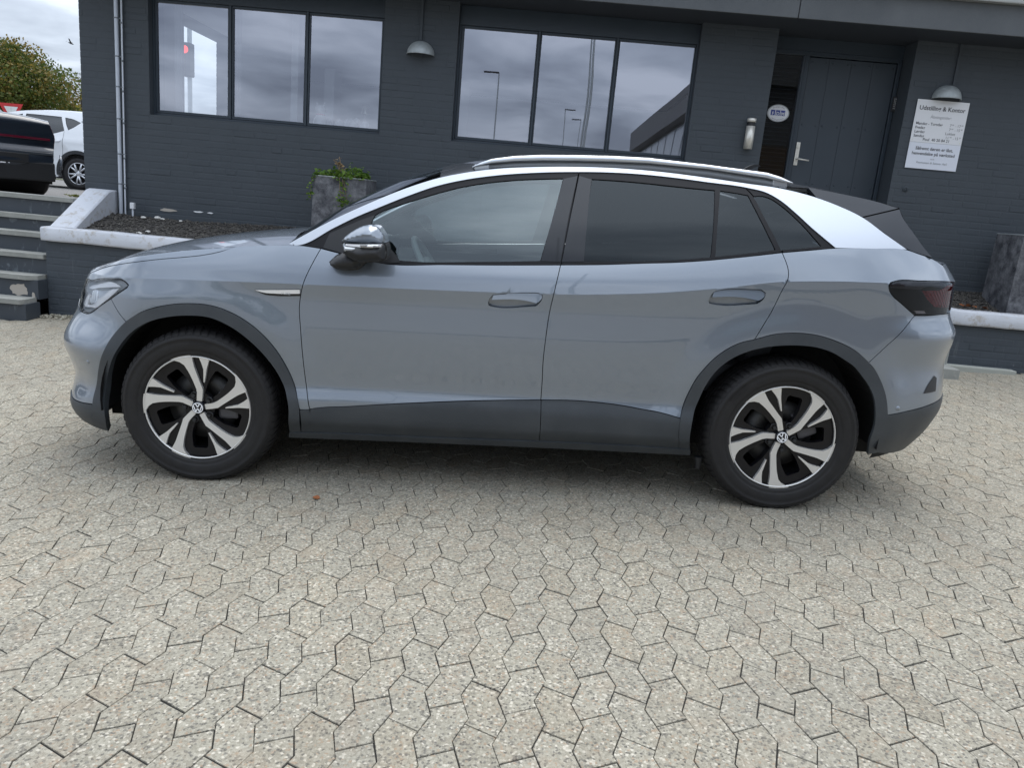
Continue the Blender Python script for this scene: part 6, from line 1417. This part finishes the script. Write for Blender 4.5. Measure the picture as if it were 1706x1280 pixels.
m=MB(); m.box((2.18,-.75,.60),(2.30,.75,.635),0,.01); m.build('bumper_edge',mat('bumper_sheen',(.045,.055,.068),.3,coat=1),bc)
m=MB(); m.box((2.1,-.76,.24),(2.315,.76,.50),0,.02); m.build('rear_diffuser',MBLK,bc)
m=MB(); m.box((2.24,-.42,.47),(2.325,.42,.60),0,.01); m.build('plate_recess',MBLK,bc)
m=MB(); m.box((2.335,-.12,.452),(2.338,.12,.466)); m.box((2.335,-.17,.455),(2.338,-.15,.463)); m.box((2.335,.15,.455),(2.338,.17,.463)); m.build('plate_holder_strip',WHT,bc)
m=MB()
for sg in (-1,1): m.tube([(2.16,sg*.90,.62),(2.22,sg*.88,.52),(2.20,sg*.89,.42)],.016,6)
m.build('corner_trim',mat('trim_sheen',(.12,.14,.17),.25,coat=1),bc)
m=MB(); 
for c in (1.42,-1.35): m.cyl((c,-.84,.33),(c,.84,.33),.38,20)
m.box((-2,-.8,.2),(2.1,.8,.45)); m.build('underbody',DARK,bc)
m=MB(); m.box((2.15,-.75,.855),(2.16,.75,.96)); 
# ======================= yield sign, white van roof, bird =======================
ys_=empty('yield_sign',(-21.5,27,.86),label='red and white yield sign on a pole in front of the big tree',cat='sign')
m=MB(); tri=[(-.50,2.66),(.50,2.66),(0,1.80)]
def rtri(s_): c=np.array([0,2.373]); return [tuple(c+(np.array(p)-c)*s_) for p in tri]
panel('red_border',sm_poly(tri,.2).tolist(),flatF(0),mat('sign_red',(.55,.025,.03),.4),ys_,grid=.2,skirt=.02,gap=0,holes=[rtri(.58)]); panel('white_field',rtri(.60),flatF(.002),PWH,ys_,grid=.2,skirt=0,gap=0)
m.cyl((0,.03,-.2),(0,.03,2.5),.03,10); m.build('post',GALV,ys_)
vn=empty('parked_van',(-11.6,22,.856),label='white vehicle roof showing behind the black car',cat='van')
m=MB(); m.box((-3.4,-.9,.3),(.25,.9,1.55),0,.15); m.box((-3.0,-.8,1.45),(-.15,.8,1.94),0,.28); m.build('body',WPAINT,vn)
for c in (-2.7,-.5):
    m=MB(); m.cyl((c,-.92,.33),(c,.92,.33),.33,20); m.build('wheel_pair',TYRE,vn)
bird=empty('flying_bird',(-17.73,25,5.66),label='small dark bird flying in the sky left of the building',cat='bird')
m=MB(); m.lathe([(.0001,-.20),(.035,-.12),(.055,0),(.045,.10),(.03,.15),(.0001,.20)],(0,0,0),(.9,0,-.25),10)
for sg,up in ((-1,.26),(1,.10)):
    m.add([(-.05,0,.01),(.07,0,.01),(.02+sg*.08,sg*.16,up),(-.10+sg*.05,sg*.18,up*1.1),(-.06,sg*.30,up*1.0)],[(0,1,2,3),(3,2,4)]); 
m.add([(-.17,-.01,.05),(-.30,-.05,.10),(-.32,.05,.10)],[(0,1,2)]); m.build('body',MBLK,bird)
bird.rotation_euler=(0,0,.5); bird.scale=(.5,.5,.5)
# ======================= trees =======================
BARK=mat('bark',(.055,.045,.035),.9)
GRN=leaf_mat('tree_leaf_green',(.045,.078,.016),(.15,.17,.040)); GRN2=leaf_mat('tree_leaf_autumn',(.12,.095,.022),(.27,.20,.05)); YEL=leaf_mat('tree_leaf_yellow',(.16,.15,.02),(.42,.34,.05)); OLV=leaf_mat('tree_leaf_olive',(.05,.065,.02),(.13,.13,.05))
def tree(loc,h,cr_,mats,n,seed,label,leafs=.16,cl=34,base=.25,sparse=1.0,group='trees beyond the terrace'):
    t=empty('broadleaf_tree',loc,label=label,cat='tree',group=group); r=random.Random(seed); g=np.random.default_rng(seed)
    m=MB(); m.tube([(0,0,-.3),(.05,.05,h*.2),(-.05,0,h*.45),(0,0,h*.8)],.05*h*.55,9,rf=lambda u:1-.8*u); cs=[]
    for i in range(cl):
        a=r.uniform(0,2*math.pi); e=r.uniform(-.35,1); rad=cr_*(.45+.55*r.random()); v=Vector((math.cos(a)*math.sqrt(max(0,1-e*e)),math.sin(a)*math.sqrt(max(0,1-e*e)),e)); c=Vector((0,0,h*(base+(1-base)*.48)))+Vector((v.x*rad,v.y*rad,v.z*h*(1-base)*.47*(.55+.45*r.random())))
        cs.append((c,cr_*r.uniform(.20,.36)))
        if i%2==0: m.tube([(0,0,h*r.uniform(.2,.5)),tuple((Vector((0,0,h*.5))+c)/2+Vector((0,0,.2))),tuple(c)],.022*h*.5,5,rf=lambda u:1-.75*u)
    m.build('trunk',BARK,t)
    # leaf quads in clumps, each clump denser towards its outside
    per=n//cl; VV=[[] for _ in mats]; FF=[[] for _ in mats]
    for ci,(c,rc) in enumerate(cs):
        mi=g.choice(len(mats),p=[.75]+[.25/(len(mats)-1)]*(len(mats)-1)) if len(mats)>1 else 0
        d=g.normal(size=(per,3)); d/=np.linalg.norm(d,axis=1)[:,None]; P=np.array(c)+d*(rc*(.55+.6*g.random((per,1))**.7))*np.array([1.15,1.15,.75])
        a1=g.normal(size=(per,3)); a1/=np.linalg.norm(a1,axis=1)[:,None]; a2=np.cross(a1,g.normal(size=(per,3))); a2/=np.linalg.norm(a2,axis=1)[:,None]; s_=leafs*(.6+.8*g.random((per,1)))
        q=np.stack([P-a1*s_*.5,P+a2*s_*.36,P+a1*s_*.5,P-a2*s_*.36],1).reshape(-1,3); k=sum(len(x) for x in VV[mi]); VV[mi].append(q); FF[mi].append(np.arange(per*4).reshape(-1,4)+k)
    allV=[];allF=[];mi_=[];k=0
    for i in range(len(mats)):
        if not VV[i]: continue
        v=np.concatenate(VV[i]); f_=np.concatenate(FF[i])+k; allV.append(v);allF.append(f_);mi_+= [i]*len(f_); k+=len(v)
    mobj('crown',np.concatenate(allV),np.concatenate(allF),list(mats),t,mi=mi_); return t
tree((-31.5,40,.86),7.3,3.9,(GRN,GRN2),30000,5,'large round green tree turning autumn brown, left of the building',cl=60,base=.12)
tree((-36.5,39,.86),5.6,3.6,(GRN2,GRN),16000,6,'brownish-green tree at the far left edge behind the yield sign',cl=40,base=.12)
tree((-30.2,41,.86),4.1,1.2,(GRN,OLV),13000,8,'smaller dark green tree at the right foot of the big round tree',cl=34,base=.10)
tree((-32.7,50,.86),4.9,1.9,(YEL,GRN2),14000,9,'small yellow tree against the corner of the building',cl=26,base=.12)
tree((-36.0,56,.86),7.4,1.8,(OLV,GRN2),2600,10,'thin sparse tree rising beside the building corner',cl=24,base=.3,leafs=.14)
# traffic light seen through the corner window
tlz=empty('traffic_light',(-8.0,13.36,.86),label='traffic light showing red, seen through the left showroom window',cat='traffic light')
m=MB(); m.cyl((.03,0,0),(.03,0,4.3),.05,10); m.build('pole',GALV,tlz)
m=MB(); m.box((-.10,-.14,2.61),(.10,.10,3.31),0,.03); m.build('housing',MBLK,tlz)
m=MB(); m.lathe([(.0001,-.01),(.08,0),(.085,.02)],(-.02,-.15,3.16),(0,1,0),16); m.build('red_light',mat('red_light_on',(.6,.02,.02),.4,emis=(1,.08,.06,1.2)),tlz)
# ======================= what stands behind the photographer (seen in the glass and paint) =======================
FB1=mat('hall_cladding',(.10,.10,.10),.6); FB2=mat('hall_window',(.22,.25,.27),.15); FB3=mat('hall_brick',(.12,.085,.06),.8)
hb_=empty('industrial_hall',(5.2,-20,0),label='long low brick hall with a dark eave behind the photographer',cat='building')
m=MB(); m.box((-.4,-12,-.5),(9,11,3.5)); o=m.build('wall',FB3,hb_); m=MB(); m.box((-.75,-12.3,5.0),(9.5,11.3,5.9)); m.build('eave',FB1,hb_)
m=MB(); m.box((-.35,-12,3.5),(9,11,5.0)); m.build('upper_wall',FB1,hb_)
for i in range(11):
    m=MB(); m.box((-.44,-11.6+i*2.05,3.62),(-.37,-9.75+i*2.05,4.85)); m.build('window',FB2,hb_)
    m=MB(); m.box((-.45,-11.6+i*2.05,1.2),(-.38,-9.75+i*2.05,2.5)); m.build('window',FB2,hb_)
def pole(x,y,h,arm,label,cat='street lamp',nm='street_lamp',grp='street lamps behind the photographer'):
    l=empty(nm,(x,y,0),label=label,cat=cat,group=grp); m=MB(); m.cyl((0,0,0),(0,0,h),.035,8,r2=.02); m.build('pole',GALV,l)
    if arm: m=MB(); m.box((0,-.05,h-.02),(arm*.6,.05,h+.03),0,.01); m.build('lamp_head',MBLK,l)
pole(-2.2,-19,6.2,-.8,'tall street lamp behind the photographer, left'); pole(.7,-34,7,.8,'street lamp far behind the photographer'); pole(1.6,-38,7,-.8,'farther street lamp behind the photographer')
pole(.94,-8.5,8.5,0,'white flagpole behind the photographer','flagpole','flagpole','flagpoles behind the photographer'); pole(1.0,-12.5,8.5,0,'second white flagpole behind the photographer','flagpole','flagpole','flagpoles behind the photographer')
g=np.random.default_rng(50); Q=[]
for i in range(70):
    c=np.array([g.uniform(-55,50),g.uniform(-56,-44),0]); h_=g.uniform(2.6,5.6); n_=520
    d=g.normal(size=(n_,3)); d/=np.linalg.norm(d,axis=1)[:,None]; P=c+[0,0,h_*.52]+d*np.array([2.2,2.2,h_*.5])*(.6+.5*g.random((n_,1)))
    a1=g.normal(size=(n_,3)); a1/=np.linalg.norm(a1,axis=1)[:,None]; a2=np.cross(a1,g.normal(size=(n_,3))); a2/=np.linalg.norm(a2,axis=1)[:,None]; s_=.36*(.6+.8*g.random((n_,1)))
    Q.append(np.stack([P-a1*s_*.5,P+a2*s_*.4,P+a1*s_*.5,P-a2*s_*.4],1).reshape(-1,3))
Q=np.concatenate(Q); wd=mobj('distant_wood',Q,np.arange(len(Q)).reshape(-1,4),GRN); tag(wd,'belt of green trees and bushes far behind the photographer','wood',kind='stuff')
# finish
bpy.context.view_layer.update()
